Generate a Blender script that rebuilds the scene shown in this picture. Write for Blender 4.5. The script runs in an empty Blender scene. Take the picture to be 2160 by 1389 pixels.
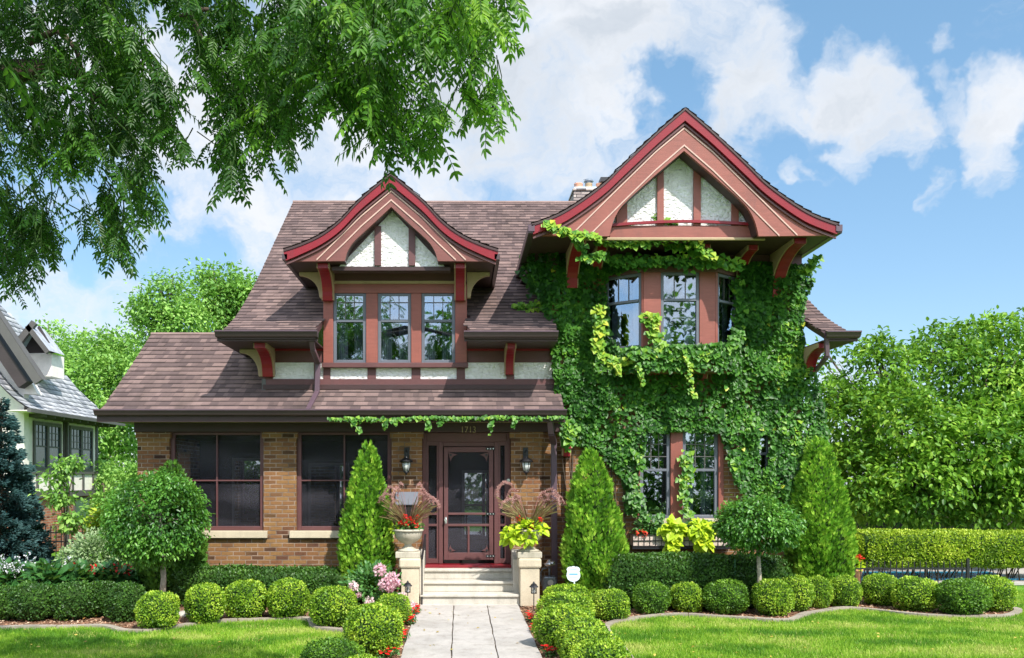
import bpy, math, random
import numpy as np
from mathutils import Vector, noise
rnd = random.Random(7)
rng = np.random.default_rng(7)
C = bpy.context.scene.collection
R = math.radians
F, U0, V0, H = 1800.0, 970.0, 1006.0, 2.125      # focal length and principal point measured on the photo, eye height
def X(u, d): return (u-U0)*d/F
def Z(v, d): return H+(V0-v)*d/F
def G(u, v):                                      # a point of the flat ground
    d = F*H/(v-V0); return (X(u, d), d)

# ------------------------------------------------------------------ materials
def newmat(name):
    m = bpy.data.materials.new(name); m.use_nodes = True
    nt = m.node_tree
    for n in list(nt.nodes): nt.nodes.remove(n)
    out = nt.nodes.new('ShaderNodeOutputMaterial')
    return m, nt, out
def N(nt, t, ins=None, **kw):
    n = nt.nodes.new(t)
    for k, v in kw.items(): setattr(n, k, v)
    if ins:
        for k, v in ins.items():
            if hasattr(v, 'is_output') or isinstance(v, bpy.types.NodeSocket): nt.links.new(v, n.inputs[k])
            else: n.inputs[k].default_value = v
    return n
def rgba(c): return (c[0], c[1], c[2], 1.0)
def mixc(nt, fac, a, b, mode='MIX'):
    n = nt.nodes.new('ShaderNodeMix'); n.data_type = 'RGBA'; n.blend_type = mode
    for idx, v in ((0, fac), (6, a), (7, b)):
        if isinstance(v, bpy.types.NodeSocket): nt.links.new(v, n.inputs[idx])
        elif idx == 0: n.inputs[0].default_value = v
        else: n.inputs[idx].default_value = rgba(v)
    return n.outputs[2]
def mth(nt, op, a, b=None, clamp=False):
    n = nt.nodes.new('ShaderNodeMath'); n.operation = op; n.use_clamp = clamp
    for i, v in enumerate((a, b)):
        if v is None: continue
        if isinstance(v, bpy.types.NodeSocket): nt.links.new(v, n.inputs[i])
        else: n.inputs[i].default_value = v
    return n.outputs[0]
def ramp(nt, fac, stops):
    n = nt.nodes.new('ShaderNodeValToRGB'); nt.links.new(fac, n.inputs[0])
    cr = n.color_ramp
    while len(cr.elements) < len(stops): cr.elements.new(0.5)
    for e, (p, c) in zip(cr.elements, stops):
        e.position = p; e.color = rgba(c if hasattr(c, '__len__') else (c, c, c))
    return n.outputs[0]
def coords(nt, kind='Object', scale=(1, 1, 1)):
    tc = nt.nodes.new('ShaderNodeTexCoord')
    return N(nt, 'ShaderNodeMapping', {'Vector': tc.outputs[kind], 'Scale': scale}).outputs[0]
def nz(nt, vec, scale, detail=4, rough=.55, dist=0):
    return N(nt, 'ShaderNodeTexNoise', {'Vector': vec, 'Scale': scale, 'Detail': detail, 'Roughness': rough, 'Distortion': dist}).outputs[0]
def bump(nt, h, strength=.3, dist=.01):
    return N(nt, 'ShaderNodeBump', {'Height': h, 'Strength': strength, 'Distance': dist}).outputs[0]
def pbsdf(nt, out, col, rough=.6, spec=.4, normal=None, metal=0):
    b = N(nt, 'ShaderNodeBsdfPrincipled', {'Roughness': rough, 'Specular IOR Level': spec, 'Metallic': metal})
    if isinstance(col, bpy.types.NodeSocket): nt.links.new(col, b.inputs['Base Color'])
    else: b.inputs['Base Color'].default_value = rgba(col)
    if normal is not None: nt.links.new(normal, b.inputs['Normal'])
    if out is not None: nt.links.new(b.outputs[0], out.inputs[0])
    return b

def paint(name, c, rough=.5, var=.25, grain=(6, 6, 60), bs=.25, weather=None):
    m, nt, out = newmat(name)
    v = coords(nt, 'Object')
    g = nz(nt, N(nt, 'ShaderNodeMapping', {'Vector': v, 'Scale': grain}).outputs[0], 1.0, 5, .6)
    l = nz(nt, v, 1.7, 5, .6)
    f = mth(nt, 'MULTIPLY', mth(nt, 'ADD', g, l), .5)
    lo = tuple(x*(1-var) for x in c); hi = tuple(min(1, x*(1+var)) for x in c)
    col = ramp(nt, f, [(.3, lo), (.7, hi)])
    if weather:
        w = ramp(nt, nz(nt, v, 9, 6, .7), [(.55, 0.0), (.75, 1.0)])
        col = mixc(nt, mth(nt, 'MULTIPLY', w, .6), col, weather)
    st_ = ramp(nt, nz(nt, N(nt, 'ShaderNodeMapping', {'Vector': v, 'Scale': (7, 7, 1.6)}).outputs[0], 1.0, 7, .72), [(.50, 0.0), (.74, 1.0)])
    col = mixc(nt, mth(nt, 'MULTIPLY', st_, .5), col, tuple(x*.55+.02 for x in c))
    pbsdf(nt, out, col, rough, .4, bump(nt, g, bs, .004))
    return m
def stucco(name, c):
    m, nt, out = newmat(name)
    v = coords(nt, 'Object')
    a = nz(nt, v, 13, 5, .6, .6); b = nz(nt, v, 50, 4, .6)
    w = N(nt, 'ShaderNodeTexVoronoi', {'Vector': N(nt, 'ShaderNodeMapping', {'Vector': v, 'Scale': (16, 16, 26)}).outputs[0], 'Scale': 1.0}, feature='SMOOTH_F1').outputs[0]
    h = mth(nt, 'ADD', mth(nt, 'MULTIPLY', a, 1.1), mth(nt, 'ADD', mth(nt, 'MULTIPLY', w, .6), mth(nt, 'MULTIPLY', b, .15)))
    col = ramp(nt, nz(nt, v, 4, 6, .7), [(.35, tuple(x*.86 for x in c)), (.65, c)])
    pbsdf(nt, out, col, .85, .2, bump(nt, h, 1.0, .045))
    return m
def brickmat(name, c1, c2, c3, mortar, scale=1.0):
    m, nt, out = newmat(name)
    uv = coords(nt, 'UV')
    wob = nz(nt, uv, 2.5, 3)
    uvw = N(nt, 'ShaderNodeVectorMath', {0: uv, 1: N(nt, 'ShaderNodeVectorMath', {0: N(nt, 'ShaderNodeTexNoise', {'Vector': uv, 'Scale': 9.0, 'Detail': 3}).outputs[1], 3: .009}, operation='SCALE').outputs[0]}, operation='ADD').outputs[0]
    def bt(a, b, mo, bias=0.0):
        n = N(nt, 'ShaderNodeTexBrick', {'Vector': uvw, 'Color1': rgba(a), 'Color2': rgba(b), 'Mortar': rgba(mo), 'Scale': 1.0, 'Mortar Size': .009, 'Mortar Smooth': .25, 'Bias': bias, 'Brick Width': .215*scale, 'Row Height': .074*scale})
        return n
    b1 = bt((0, 0, 0), (1, 1, 1), (.5, .5, .5))
    base = ramp(nt, b1.outputs[0], [(0, tuple(x*.35 for x in c3)), (.12, c3), (.35, c1), (.65, c2), (1, c1)])
    n2 = nz(nt, uv, 22, 6, .7)
    base = mixc(nt, .5, base, ramp(nt, n2, [(.3, (.45, .45, .45)), (.7, (1.3, 1.3, 1.3))]), 'MULTIPLY')
    patch = ramp(nt, nz(nt, uv, .9, 4), [(.4, 0.0), (.62, 1.0)])
    base = mixc(nt, mth(nt, 'MULTIPLY', patch, .45), base, c2)
    mcol = ramp(nt, nz(nt, uv, 3.5, 4), [(.35, tuple(x*.45 for x in mortar)), (.6, mortar)])
    col = mixc(nt, b1.outputs[1], base, mcol)
    h = mth(nt, 'SUBTRACT', mth(nt, 'MULTIPLY', n2, .35), b1.outputs[1])
    pbsdf(nt, out, col, .85, .25, bump(nt, h, .9, .012))
    return m
def shinglemat(name, stops):
    m, nt, out = newmat(name)
    v = coords(nt, 'Object')
    a = N(nt, 'ShaderNodeAttribute', attribute_name='tint').outputs['Fac']
    f = mth(nt, 'ADD', mth(nt, 'MULTIPLY', a, .46), mth(nt, 'ADD', mth(nt, 'MULTIPLY', nz(nt, v, 1.1, 5, .6), .42), .06))
    col = ramp(nt, f, stops)
    sk = ramp(nt, nz(nt, N(nt, 'ShaderNodeMapping', {'Vector': v, 'Scale': (2.6, .5, .5)}).outputs[0], 1.0, 6, .65), [(.45, (1, 1, 1)), (.72, (.68, .70, .68))])
    col = mixc(nt, 1.0, col, sk, 'MULTIPLY')
    gr = nz(nt, v, 160, 2, .6)
    col = mixc(nt, .55, col, ramp(nt, gr, [(.3, (.55, .55, .55)), (.7, (1.4, 1.4, 1.4))]), 'MULTIPLY')
    pbsdf(nt, out, col, .9, .2, bump(nt, gr, .35, .004))
    return m
def leafmat(name, stops, trans=.35, rough=.42, spec=.35, tcol=(.35, .6, .05)):
    m, nt, out = newmat(name)
    a = N(nt, 'ShaderNodeAttribute', attribute_name='tint').outputs['Fac']
    col = ramp(nt, a, stops)
    p = pbsdf(nt, None, col, rough, spec)
    t = N(nt, 'ShaderNodeBsdfTranslucent', {'Color': mixc(nt, 1.0, mixc(nt, .5, col, tcol), (1.7, 1.7, 1.2), 'MULTIPLY') if False else mixc(nt, .35, col, tcol)})
    mx = N(nt, 'ShaderNodeMixShader', {0: trans, 1: p.outputs[0], 2: t.outputs[0]})
    nt.links.new(mx.outputs[0], out.inputs[0])
    return m
def plain(name, c, rough=.5, spec=.4, metal=0, nscale=20, var=.2, bs=.15):
    m, nt, out = newmat(name)
    v = coords(nt, 'Object')
    g = nz(nt, v, nscale, 5, .6)
    col = ramp(nt, g, [(.3, tuple(x*(1-var) for x in c)), (.7, tuple(min(1, x*(1+var)) for x in c))])
    pbsdf(nt, out, col, rough, spec, bump(nt, g, bs, .004), metal)
    return m
def concrete(name, c, dark, joint=0):
    m, nt, out = newmat(name)
    v = coords(nt, 'Object')
    a = nz(nt, v, 1.6, 8, .65, .4); b = nz(nt, v, 70, 3, .6); s = nz(nt, N(nt, 'ShaderNodeMapping', {'Vector': v, 'Scale': (5, 5, 1)}).outputs[0], 1.3, 7, .7)
    col = ramp(nt, a, [(.32, tuple(x*.78 for x in c)), (.6, c)])
    col = mixc(nt, ramp(nt, s, [(.50, 0.0), (.74, .6)]), col, dark)
    col = mixc(nt, .35, col, ramp(nt, b, [(.3, (.7, .7, .7)), (.7, (1.25, 1.25, 1.25))]), 'MULTIPLY')
    pbsdf(nt, out, col, .9, .2, bump(nt, mth(nt, 'ADD', b, s), .35, .006))
    return m
def glassmat(name, refl=.42, tint=(.75, .8, .85)):
    m, nt, out = newmat(name)
    v = coords(nt, 'Object')
    g = N(nt, 'ShaderNodeBsdfGlossy', {'Color': (.62, .70, .80, 1), 'Roughness': .015, 'Normal': bump(nt, nz(nt, v, 1.3, 1), .03, .02)})
    t = N(nt, 'ShaderNodeBsdfTransparent', {'Color': rgba(tint)})
    fr = N(nt, 'ShaderNodeLayerWeight', {'Blend': .25}).outputs[1]
    f = mth(nt, 'ADD', mth(nt, 'MULTIPLY', fr, .4), refl, True)
    mx = N(nt, 'ShaderNodeMixShader', {0: f, 1: t.outputs[0], 2: g.outputs[0]})
    nt.links.new(mx.outputs[0], out.inputs[0])
    return m
def screenmat(name):
    m, nt, out = newmat(name)
    t = N(nt, 'ShaderNodeBsdfTransparent', {'Color': (.95, .95, 1.0, 1)})
    v = coords(nt, 'Object')
    col = ramp(nt, nz(nt, N(nt, 'ShaderNodeMapping', {'Vector': v, 'Rotation': (0, .7, 0), 'Scale': (.6, 1, 2.4)}).outputs[0], 1.0, 2, .5), [(.40, (.028, .028, .036)), (.62, (.085, .08, .10))])  # streaky tone painted into the mesh in place of reflections
    p = pbsdf(nt, None, col, .55, .3)
    mx = N(nt, 'ShaderNodeMixShader', {0: .42, 1: t.outputs[0], 2: p.outputs[0]})
    nt.links.new(mx.outputs[0], out.inputs[0])
    return m

M = {}
M['salmon'] = paint('salmon_paint', (.265, .083, .062), .45, .2, (5, 5, 40), weather=(.24, .07, .055))
M['barge'] = paint('rose_brown_paint', (.185, .065, .055), .45, .2, (5, 5, 40))
M['ridge'] = paint('ridge_shingle', (.25,.17,.15), .9, .3, (6,6,6))
M['purple'] = paint('purple_brown_paint', (.125, .052, .052), .45, .2)
M['dark'] = paint('dark_brown_paint', (.055, .028, .028), .5, .2)
M['red'] = paint('red_paint', (.23, .012, .020), .35, .15)
M['tan'] = paint('tan_paint', (.40, .29, .17), .5, .1)
M['pink'] = paint('pale_pink_stripe', (.55, .36, .30), .5, .1)
M['slate'] = paint('slate_window_paint', (.13, .14, .17), .4, .1)
M['gutter'] = paint('gutter_metal', (.075, .05, .055), .32, .1, (2, 2, 2), .05)
M['gutterlight'] = paint('downspout_metal', (.11, .07, .09), .35, .15, (2, 2, 2), .05)
M['stucco'] = stucco('rough_white_stucco', (.86, .83, .82))
M['asphalt'] = plain('road_asphalt', (.075, .075, .08), .9, .2, 0, 40, .2, .4)
M['brick'] = brickmat('brick', (.215, .092, .042), (.285, .155, .058), (.10, .045, .03), (.38, .27, .20))
M['redbrick'] = brickmat('red_brick', (.40, .13, .08), (.5, .2, .12), (.25, .08, .05), (.5, .4, .33))
M['chimbrick'] = brickmat('chimney_brick', (.40, .33, .30), (.48, .42, .38), (.2, .16, .16), (.12, .1, .11))
M['shingle'] = shinglemat('asphalt_shingle', [(.12, (.075, .055, .055)), (.38, (.13, .09, .086)), (.62, (.19, .13, .12)), (.88, (.27, .185, .165))])
M['slateroof'] = shinglemat('pale_slate_shingle', [(.12, (.16, .17, .20)), (.4, (.34, .35, .38)), (.7, (.55, .55, .57)), (.9, (.62, .62, .63))])
M['stone'] = concrete('limestone', (.62, .53, .39), (.42, .36, .27))
M['concrete'] = concrete('walk_concrete', (.46, .425, .39), (.22, .185, .155))
M['edge'] = concrete('edging_concrete', (.36, .31, .25), (.16, .13, .10))
M['step'] = concrete('step_concrete', (.56, .52, .45), (.30, .27, .22))
M['urn'] = concrete('urn_stone', (.50, .45, .36), (.24, .22, .16))
M['glass'] = glassmat('window_glass', .29)
M['glassdark'] = glassmat('porch_glass', .22, (.8, .85, .85))
M['screen'] = screenmat('insect_screen')
M['black'] = plain('black_iron', (.015, .015, .018), .4, .5, 0, 30, .2)
M['inner'] = plain('dark_room', (.035, .03, .028), .8, .2)
M['curtain'] = paint('curtain_cloth', (.42, .44, .5), .9, .15, (40, 40, 1), .3)
M['blind'] = paint('blind_cloth', (.30, .38, .28), .9, .15, (1, 1, 40), .3)
M['bark'] = plain('bark', (.10, .075, .055), .9, .2, 0, 14, .5, .8)
M['palebark'] = plain('pale_bark', (.36, .31, .24), .9, .2, 0, 18, .35, .6)
M['mulch'] = plain('mulch', (.19, .105, .065), .95, .1, 0, 28, .6, 1.0)
M['white'] = plain('white_plastic', (.72, .80, .85), .4, .4, 0, 5, .05)
M['blue'] = plain('blue_print', (.16, .38, .62), .5, .3, 0, 5, .1)
M['metal'] = plain('grey_metal', (.20, .23, .27), .35, .5, .35, 25, .3)
M['brass'] = plain('brass', (.5, .32, .1), .3, .5, .8)
M['chrome'] = plain('chrome_metal', (.7, .7, .72), .25, .5, .8, 10, .05)
M['frost'] = plain('frosted_glass', (.62, .64, .62), .25, .5, 0, 10, .1)
M['terra'] = plain('terracotta', (.62, .30, .20), .8, .2, 0, 14, .2)
M['ntrim'] = paint('grey_timber', (.10, .095, .09), .6, .15)
M['nwall'] = plain('smooth_white_stucco', (.86, .80, .74), .9, .2, 0, 8, .08, .4)
M['coir'] = plain('coir_liner', (.58, .47, .40), .95, .1, 0, 60, .35, .9)
M['woodfence'] = paint('dark_fence_wood', (.045, .035, .035), .7, .3)
M['greenpost'] = plain('green_stake', (.03, .10, .05), .5, .3)

SKYT = (1.25, 1.25, 1.30)
M['fallen'] = leafmat('fallen_leaf', [(0, (.25, .12, .04)), (.5, (.50, .36, .06)), (1, (.62, .50, .12))], .2)
M['garden2'] = plain('green_stem', (.05, .12, .03), .6, .3)
M['glass2'] = plain('dark_reflecting_pane', (.06, .09, .11), .04, 1.0, 0, 3, .3, .0)
M['pane'] = glassmat('inner_pane', .75, (.2, .25, .25))
M['slateroof2'] = plain('pale_slate', (.36, .38, .42), .8, .3, 0, 6, .3)
def st(*a): return [(i/(len(a)-1), c) for i, c in enumerate(a)]
M['box'] = leafmat('boxwood_leaf', st((.04, .11, .010), (.16, .31, .018), (.34, .52, .035), (.55, .66, .07)), .3)
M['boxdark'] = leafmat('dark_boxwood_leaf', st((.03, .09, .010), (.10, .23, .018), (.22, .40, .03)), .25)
M['yew'] = leafmat('yew_leaf', st((.018, .055, .010), (.045, .12, .018), (.10, .22, .028)), .2)
M['arb'] = leafmat('arborvitae_leaf', st((.04, .12, .012), (.13, .33, .025), (.28, .52, .045), (.46, .66, .08)), .25, .5, .25)
M['arbdark'] = leafmat('shaded_arborvitae_leaf', st((.03, .09, .015), (.07, .18, .02), (.12, .27, .03)), .2, .5, .25)  # darker copy of the arborvitae green, its shade put into the colour
M['hedge'] = leafmat('privet_leaf', st((.07, .15, .012), (.24, .38, .02), (.44, .56, .04), (.60, .68, .09)), .3)
M['ivy'] = leafmat('ivy_leaf', st((.008, .035, .008), (.024, .095, .013), (.075, .225, .024), (.24, .42, .035), (.50, .52, .05)), .25, .42, .3)
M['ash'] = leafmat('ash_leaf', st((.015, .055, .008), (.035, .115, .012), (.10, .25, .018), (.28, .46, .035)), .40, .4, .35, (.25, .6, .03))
M['maple'] = leafmat('maple_leaf', st((.09, .22, .04), (.18, .37, .07), (.30, .53, .11), (.42, .63, .16)), .35)
M['rtree'] = leafmat('right_tree_leaf', st((.03, .10, .010), (.085, .22, .018), (.21, .41, .035), (.42, .60, .08)), .33, .42, .3)
M['std'] = leafmat('round_tree_leaf', st((.025, .09, .016), (.06, .19, .025), (.12, .31, .04), (.22, .44, .07)), .3, .35, .45)
M['spruce'] = leafmat('spruce_needle', st((.015, .05, .045), (.045, .115, .11), (.12, .23, .23)), .1, .6, .2, (.1, .3, .2))
M['lime'] = leafmat('lime_leaf', st((.30, .50, .02), (.50, .66, .03), (.68, .76, .05)), .35, .45, .3, (.6, .8, .05))
M['redfl'] = leafmat('red_petal', st((.45, .01, .01), (.75, .02, .015), (.85, .08, .04)), .3, .5, .3, (.9, .05, .02))
M['pinkfl'] = leafmat('pink_petal', st((.75, .38, .50), (.85, .62, .66), (.92, .82, .78)), .3, .6, .2, (.9, .6, .6))
M['whitefl'] = leafmat('white_petal', st((.6, .6, .68), (.75, .75, .82), (.9, .9, .9)), .3, .6, .2, (.8, .8, .9))
M['plume'] = leafmat('grass_plume', st((.38, .18, .17), (.56, .32, .29), (.74, .52, .46)), .3, .8, .1, (.6, .3, .25))
M['pgrass'] = leafmat('ornamental_grass_blade', st((.16, .06, .05), (.22, .16, .07), (.30, .30, .12)), .3, .6, .2, (.4, .3, .1))
M['garden'] = leafmat('garden_leaf', st((.02, .08, .02), (.05, .17, .04), (.12, .28, .07)), .3, .4, .4)
M['varieg'] = leafmat('variegated_leaf', st((.10, .22, .06), (.30, .42, .20), (.52, .60, .38)), .3, .5, .3)
M['grass'] = leafmat('grass_blade', st((.08, .21, .018), (.19, .37, .025), (.33, .50, .045), (.58, .56, .18)), .3, .5, .25)
M['chips'] = leafmat('wood_chip', st((.14, .06, .04), (.38, .20, .12), (.62, .46, .32)), .0, .9, .1)

# ------------------------------------------------------------------ mesh building
def tag(o, label=None, cat=None, group=None, kind=None):
    for k, v in (('label', label), ('category', cat), ('group', group), ('kind', kind)):
        if v: o[k] = v
    return o
def empty(name, loc=(0, 0, 0), label=None, cat=None, group=None):
    o = bpy.data.objects.new(name, None); C.objects.link(o); o.location = loc
    o.empty_display_size = .1
    return tag(o, label, cat, group)
def link(name, me, mat, parent=None):
    if mat is not None: me.materials.append(mat)
    o = bpy.data.objects.new(name, me); C.objects.link(o)
    if parent is not None:
        o.parent = parent
        root = parent
        off = Vector((0, 0, 0))
        while root is not None: off += Vector(root.location); root = root.parent
        o.location = -off
    return o
class MB:
    def __init__(s): s.v = []; s.f = []
    def add(s, vs, fs):
        b = len(s.v); s.v += [tuple(p) for p in vs]; s.f += [tuple(i+b for i in f) for f in fs]; return s
    def poly(s, pts): return s.add(pts, [tuple(range(len(pts)))])
    def box(s, x0, x1, y0, y1, z0, z1):
        v = [(x, y, z) for z in (z0, z1) for y in (y0, y1) for x in (x0, x1)]
        return s.add(v, [(0, 2, 3, 1), (4, 5, 7, 6), (0, 1, 5, 4), (2, 6, 7, 3), (0, 4, 6, 2), (1, 3, 7, 5)])
    def prism(s, pts, a, b, axis='y'):
        n = len(pts)
        if axis == 'y': P = [(p[0], a, p[1]) for p in pts]+[(p[0], b, p[1]) for p in pts]
        elif axis == 'x': P = [(a, p[0], p[1]) for p in pts]+[(b, p[0], p[1]) for p in pts]
        else: P = [(p[0], p[1], a) for p in pts]+[(p[0], p[1], b) for p in pts]
        fs = [tuple(range(n)), tuple(reversed(range(n, 2*n)))]+[(i, i+n, (i+1) % n+n, (i+1) % n) for i in range(n)]
        return s.add(P, fs)
    def ribbon(s, A, B, y0, y1):                  # a band between two xz curves, with thickness in y
        n = len(A); P = []
        for y in (y0, y1): P += [(p[0], y, p[1]) for p in A]+[(p[0], y, p[1]) for p in B]
        fs = []
        for i in range(n-1):
            fs += [(i, i+1, n+i+1, n+i), (2*n+i, 3*n+i, 3*n+i+1, 2*n+i+1), (i, 2*n+i, 2*n+i+1, i+1), (n+i, n+i+1, 3*n+i+1, 3*n+i)]
        fs += [(0, n, 3*n, 2*n), (n-1, 3*n-1, 4*n-1, 2*n-1)]
        return s.add(P, fs)
    def tube(s, pts, rad, n=8):
        pts = [Vector(p) for p in pts]
        if not hasattr(rad, '__len__'): rad = [rad]*len(pts)
        b = len(s.v); prev = None
        for i, p in enumerate(pts):
            t = (pts[min(i+1, len(pts)-1)]-pts[max(i-1, 0)])
            t = t.normalized() if t.length > 1e-9 else Vector((0, 0, 1))
            if prev is None: side = t.orthogonal().normalized()
            else:
                side = prev-t*prev.dot(t)
                side = side.normalized() if side.length > 1e-6 else t.orthogonal().normalized()
            prev = side; up = t.cross(side)
            for k in range(n):
                a = 2*math.pi*k/n
                s.v.append(tuple(p+(side*math.cos(a)+up*math.sin(a))*rad[i]))
        for i in range(len(pts)-1):
            for k in range(n):
                s.f.append((b+i*n+k, b+i*n+(k+1) % n, b+(i+1)*n+(k+1) % n, b+(i+1)*n+k))
        s.f.append(tuple(b+k for k in reversed(range(n)))); s.f.append(tuple(b+(len(pts)-1)*n+k for k in range(n)))
        return s
    def bar(s, p, q, w, h=None):                  # rectangular bar between two points
        h = h or w; p = Vector(p); q = Vector(q); t = (q-p).normalized()
        up = Vector((0, 0, 1)) if abs(t.z) < .9 else Vector((0, 1, 0))
        sd = t.cross(up).normalized(); up = sd.cross(t).normalized()
        v = [c+sd*a*w/2+up*b_*h/2 for c in (p, q) for a, b_ in ((-1, -1), (1, -1), (1, 1), (-1, 1))]
        return s.add(v, [(3, 2, 1, 0), (4, 5, 6, 7), (0, 1, 5, 4), (1, 2, 6, 5), (2, 3, 7, 6), (3, 0, 4, 7)])
    def lathe(s, prof, c, n=20, flute=0, nf=0):
        b = len(s.v)
        for (r, z) in prof:
            for k in range(n):
                a = 2*math.pi*k/n
                rr = r*(1+flute*math.cos(nf*a)) if flute else r
                s.v.append((c[0]+rr*math.cos(a), c[1]+rr*math.sin(a), c[2]+z))
        for i in range(len(prof)-1):
            for k in range(n):
                s.f.append((b+i*n+k, b+i*n+(k+1) % n, b+(i+1)*n+(k+1) % n, b+(i+1)*n+k))
        s.f.append(tuple(b+k for k in reversed(range(n)))); s.f.append(tuple(b+(len(prof)-1)*n+k for k in range(n)))
        return s
    def build(s, name, mat, parent=None, smooth=False, bevel=0):
        me = bpy.data.meshes.new(name); me.from_pydata(s.v, [], s.f); me.update()
        uv = me.uv_layers.new(name='UVMap')
        for p in me.polygons:
            n = p.normal
            for li in p.loop_indices:
                c = me.vertices[me.loops[li].vertex_index].co
                if abs(n.z) > .75: w = (c.x, c.y)
                elif abs(n.x) > abs(n.y): w = (c.y, c.z)
                else: w = (c.x, c.z)
                uv.data[li].uv = w
        if smooth: me.polygons.foreach_set('use_smooth', [True]*len(me.polygons))
        o = link(name, me, mat, parent)
        if bevel:
            b = o.modifiers.new('bevel', 'BEVEL'); b.width = bevel; b.segments = 2; b.limit_method = 'ANGLE'
        return o
def bx(name, mat, parent, *boxes, bevel=0):
    m = MB()
    for b in boxes: m.box(*b)
    return m.build(name, mat, parent, bevel=bevel)

# raw quads with a per-face tint
def quadmesh(name, verts, nq, tint, mat, parent=None):
    verts = np.ascontiguousarray(verts, dtype=np.float32).reshape(-1, 3)
    me = bpy.data.meshes.new(name)
    me.vertices.add(len(verts)); me.vertices.foreach_set('co', verts.ravel())
    nl = len(nq)*4
    me.loops.add(nl); me.loops.foreach_set('vertex_index', np.asarray(nq, dtype=np.int32).ravel())
    me.polygons.add(len(nq)); me.polygons.foreach_set('loop_start', np.arange(0, nl, 4, dtype=np.int32))
    me.update(calc_edges=True)
    at = me.attributes.new('tint', 'FLOAT', 'FACE'); at.data.foreach_set('value', np.asarray(tint, dtype=np.float32))
    return link(name, me, mat, parent)
def leaf_t(w=.3, fold=.12, droop=.1, a=.3, b=.7, taper=.75):
    v = [(0, 0, 0), (0, 1, -droop), (-w, a, fold), (-w*taper, b, fold-droop*.5), (w, a, fold), (w*taper, b, fold-droop*.5)]
    return np.array(v, float), np.array([(0, 2, 3, 1), (0, 1, 5, 4)])
def leaf_card(w=.3, droop=.1):
    return np.array([(-w*.5, 0, 0), (w*.5, 0, 0), (w*.6, 1, -droop), (-w*.6, 1, -droop)], float)*1.0, np.array([(0, 1, 2, 3)])
IVY = (np.array([(0, 0, 0), (0, 1, -.12), (-.52, .12, .1), (-.34, .62, .04), (.52, .12, .1), (.34, .62, .04)], float), np.array([(0, 2, 3, 1), (0, 1, 5, 4)]))
DIAM = (np.array([(0, 0, 0), (-.32, .45, .05), (0, 1, -.06), (.32, .45, .05)], float), np.array([(0, 3, 2, 1)]))
def nrm(a):
    return a/np.maximum(np.linalg.norm(a, axis=1, keepdims=True), 1e-9)
def scatter(name, T, pos, axis, normal, size, tint, mat, parent=None):
    tv, tf = T; k = len(tv); n = len(pos)
    axis = nrm(np.asarray(axis, float)); normal = np.asarray(normal, float)
    normal = nrm(normal-axis*np.sum(normal*axis, 1, keepdims=True)+1e-6)
    side = np.cross(axis, normal)
    size = np.asarray(size, float)[:, None, None]
    P = pos[:, None, :]+size*(tv[None, :, 0:1]*side[:, None, :]+tv[None, :, 1:2]*axis[:, None, :]+tv[None, :, 2:3]*normal[:, None, :])
    Fq = (tf[None, :, :]+(np.arange(n)*k)[:, None, None]).reshape(-1, 4)
    return quadmesh(name, P, Fq, np.repeat(np.clip(tint, 0, 1), len(tf)), mat, parent)
def rdir(n): return nrm(rng.normal(size=(n, 3)))
def nfield(P, s, seed=0):
    return np.array([noise.noise(Vector((p[0]*s+seed, p[1]*s-seed, p[2]*s+seed*.37))) for p in P])

# roof covered with tabs: prof = [(a,z)...] from the eave up, toW(a,b,z) -> world point
def resample(pts, step=None, n=None):
    pts = np.asarray(pts, float); seg = np.linalg.norm(np.diff(pts, axis=0), axis=1); s = np.concatenate([[0], np.cumsum(seg)])
    t = np.linspace(0, s[-1], n) if n else np.arange(0, s[-1]+1e-9, step)
    return np.stack([np.interp(t, s, pts[:, i]) for i in range(pts.shape[1])], 1)
def smooth_curve(pts, n=40):
    P = [Vector((p[0], p[1], 0)) for p in pts]; P = [P[0]*2-P[1]]+P+[P[-1]*2-P[-2]]; out = []
    for i in range(1, len(P)-2):
        for j in range(8):
            t = j/8; a, b, c, d = P[i-1:i+3]
            q = .5*((2*b)+(c-a)*t+(2*a-5*b+4*c-d)*t*t+(3*b-3*c+d-a)*t**3); out.append((q.x, q.y))
    out.append((P[-2].x, P[-2].y))
    return [tuple(p) for p in resample(out, n=n)]
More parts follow.
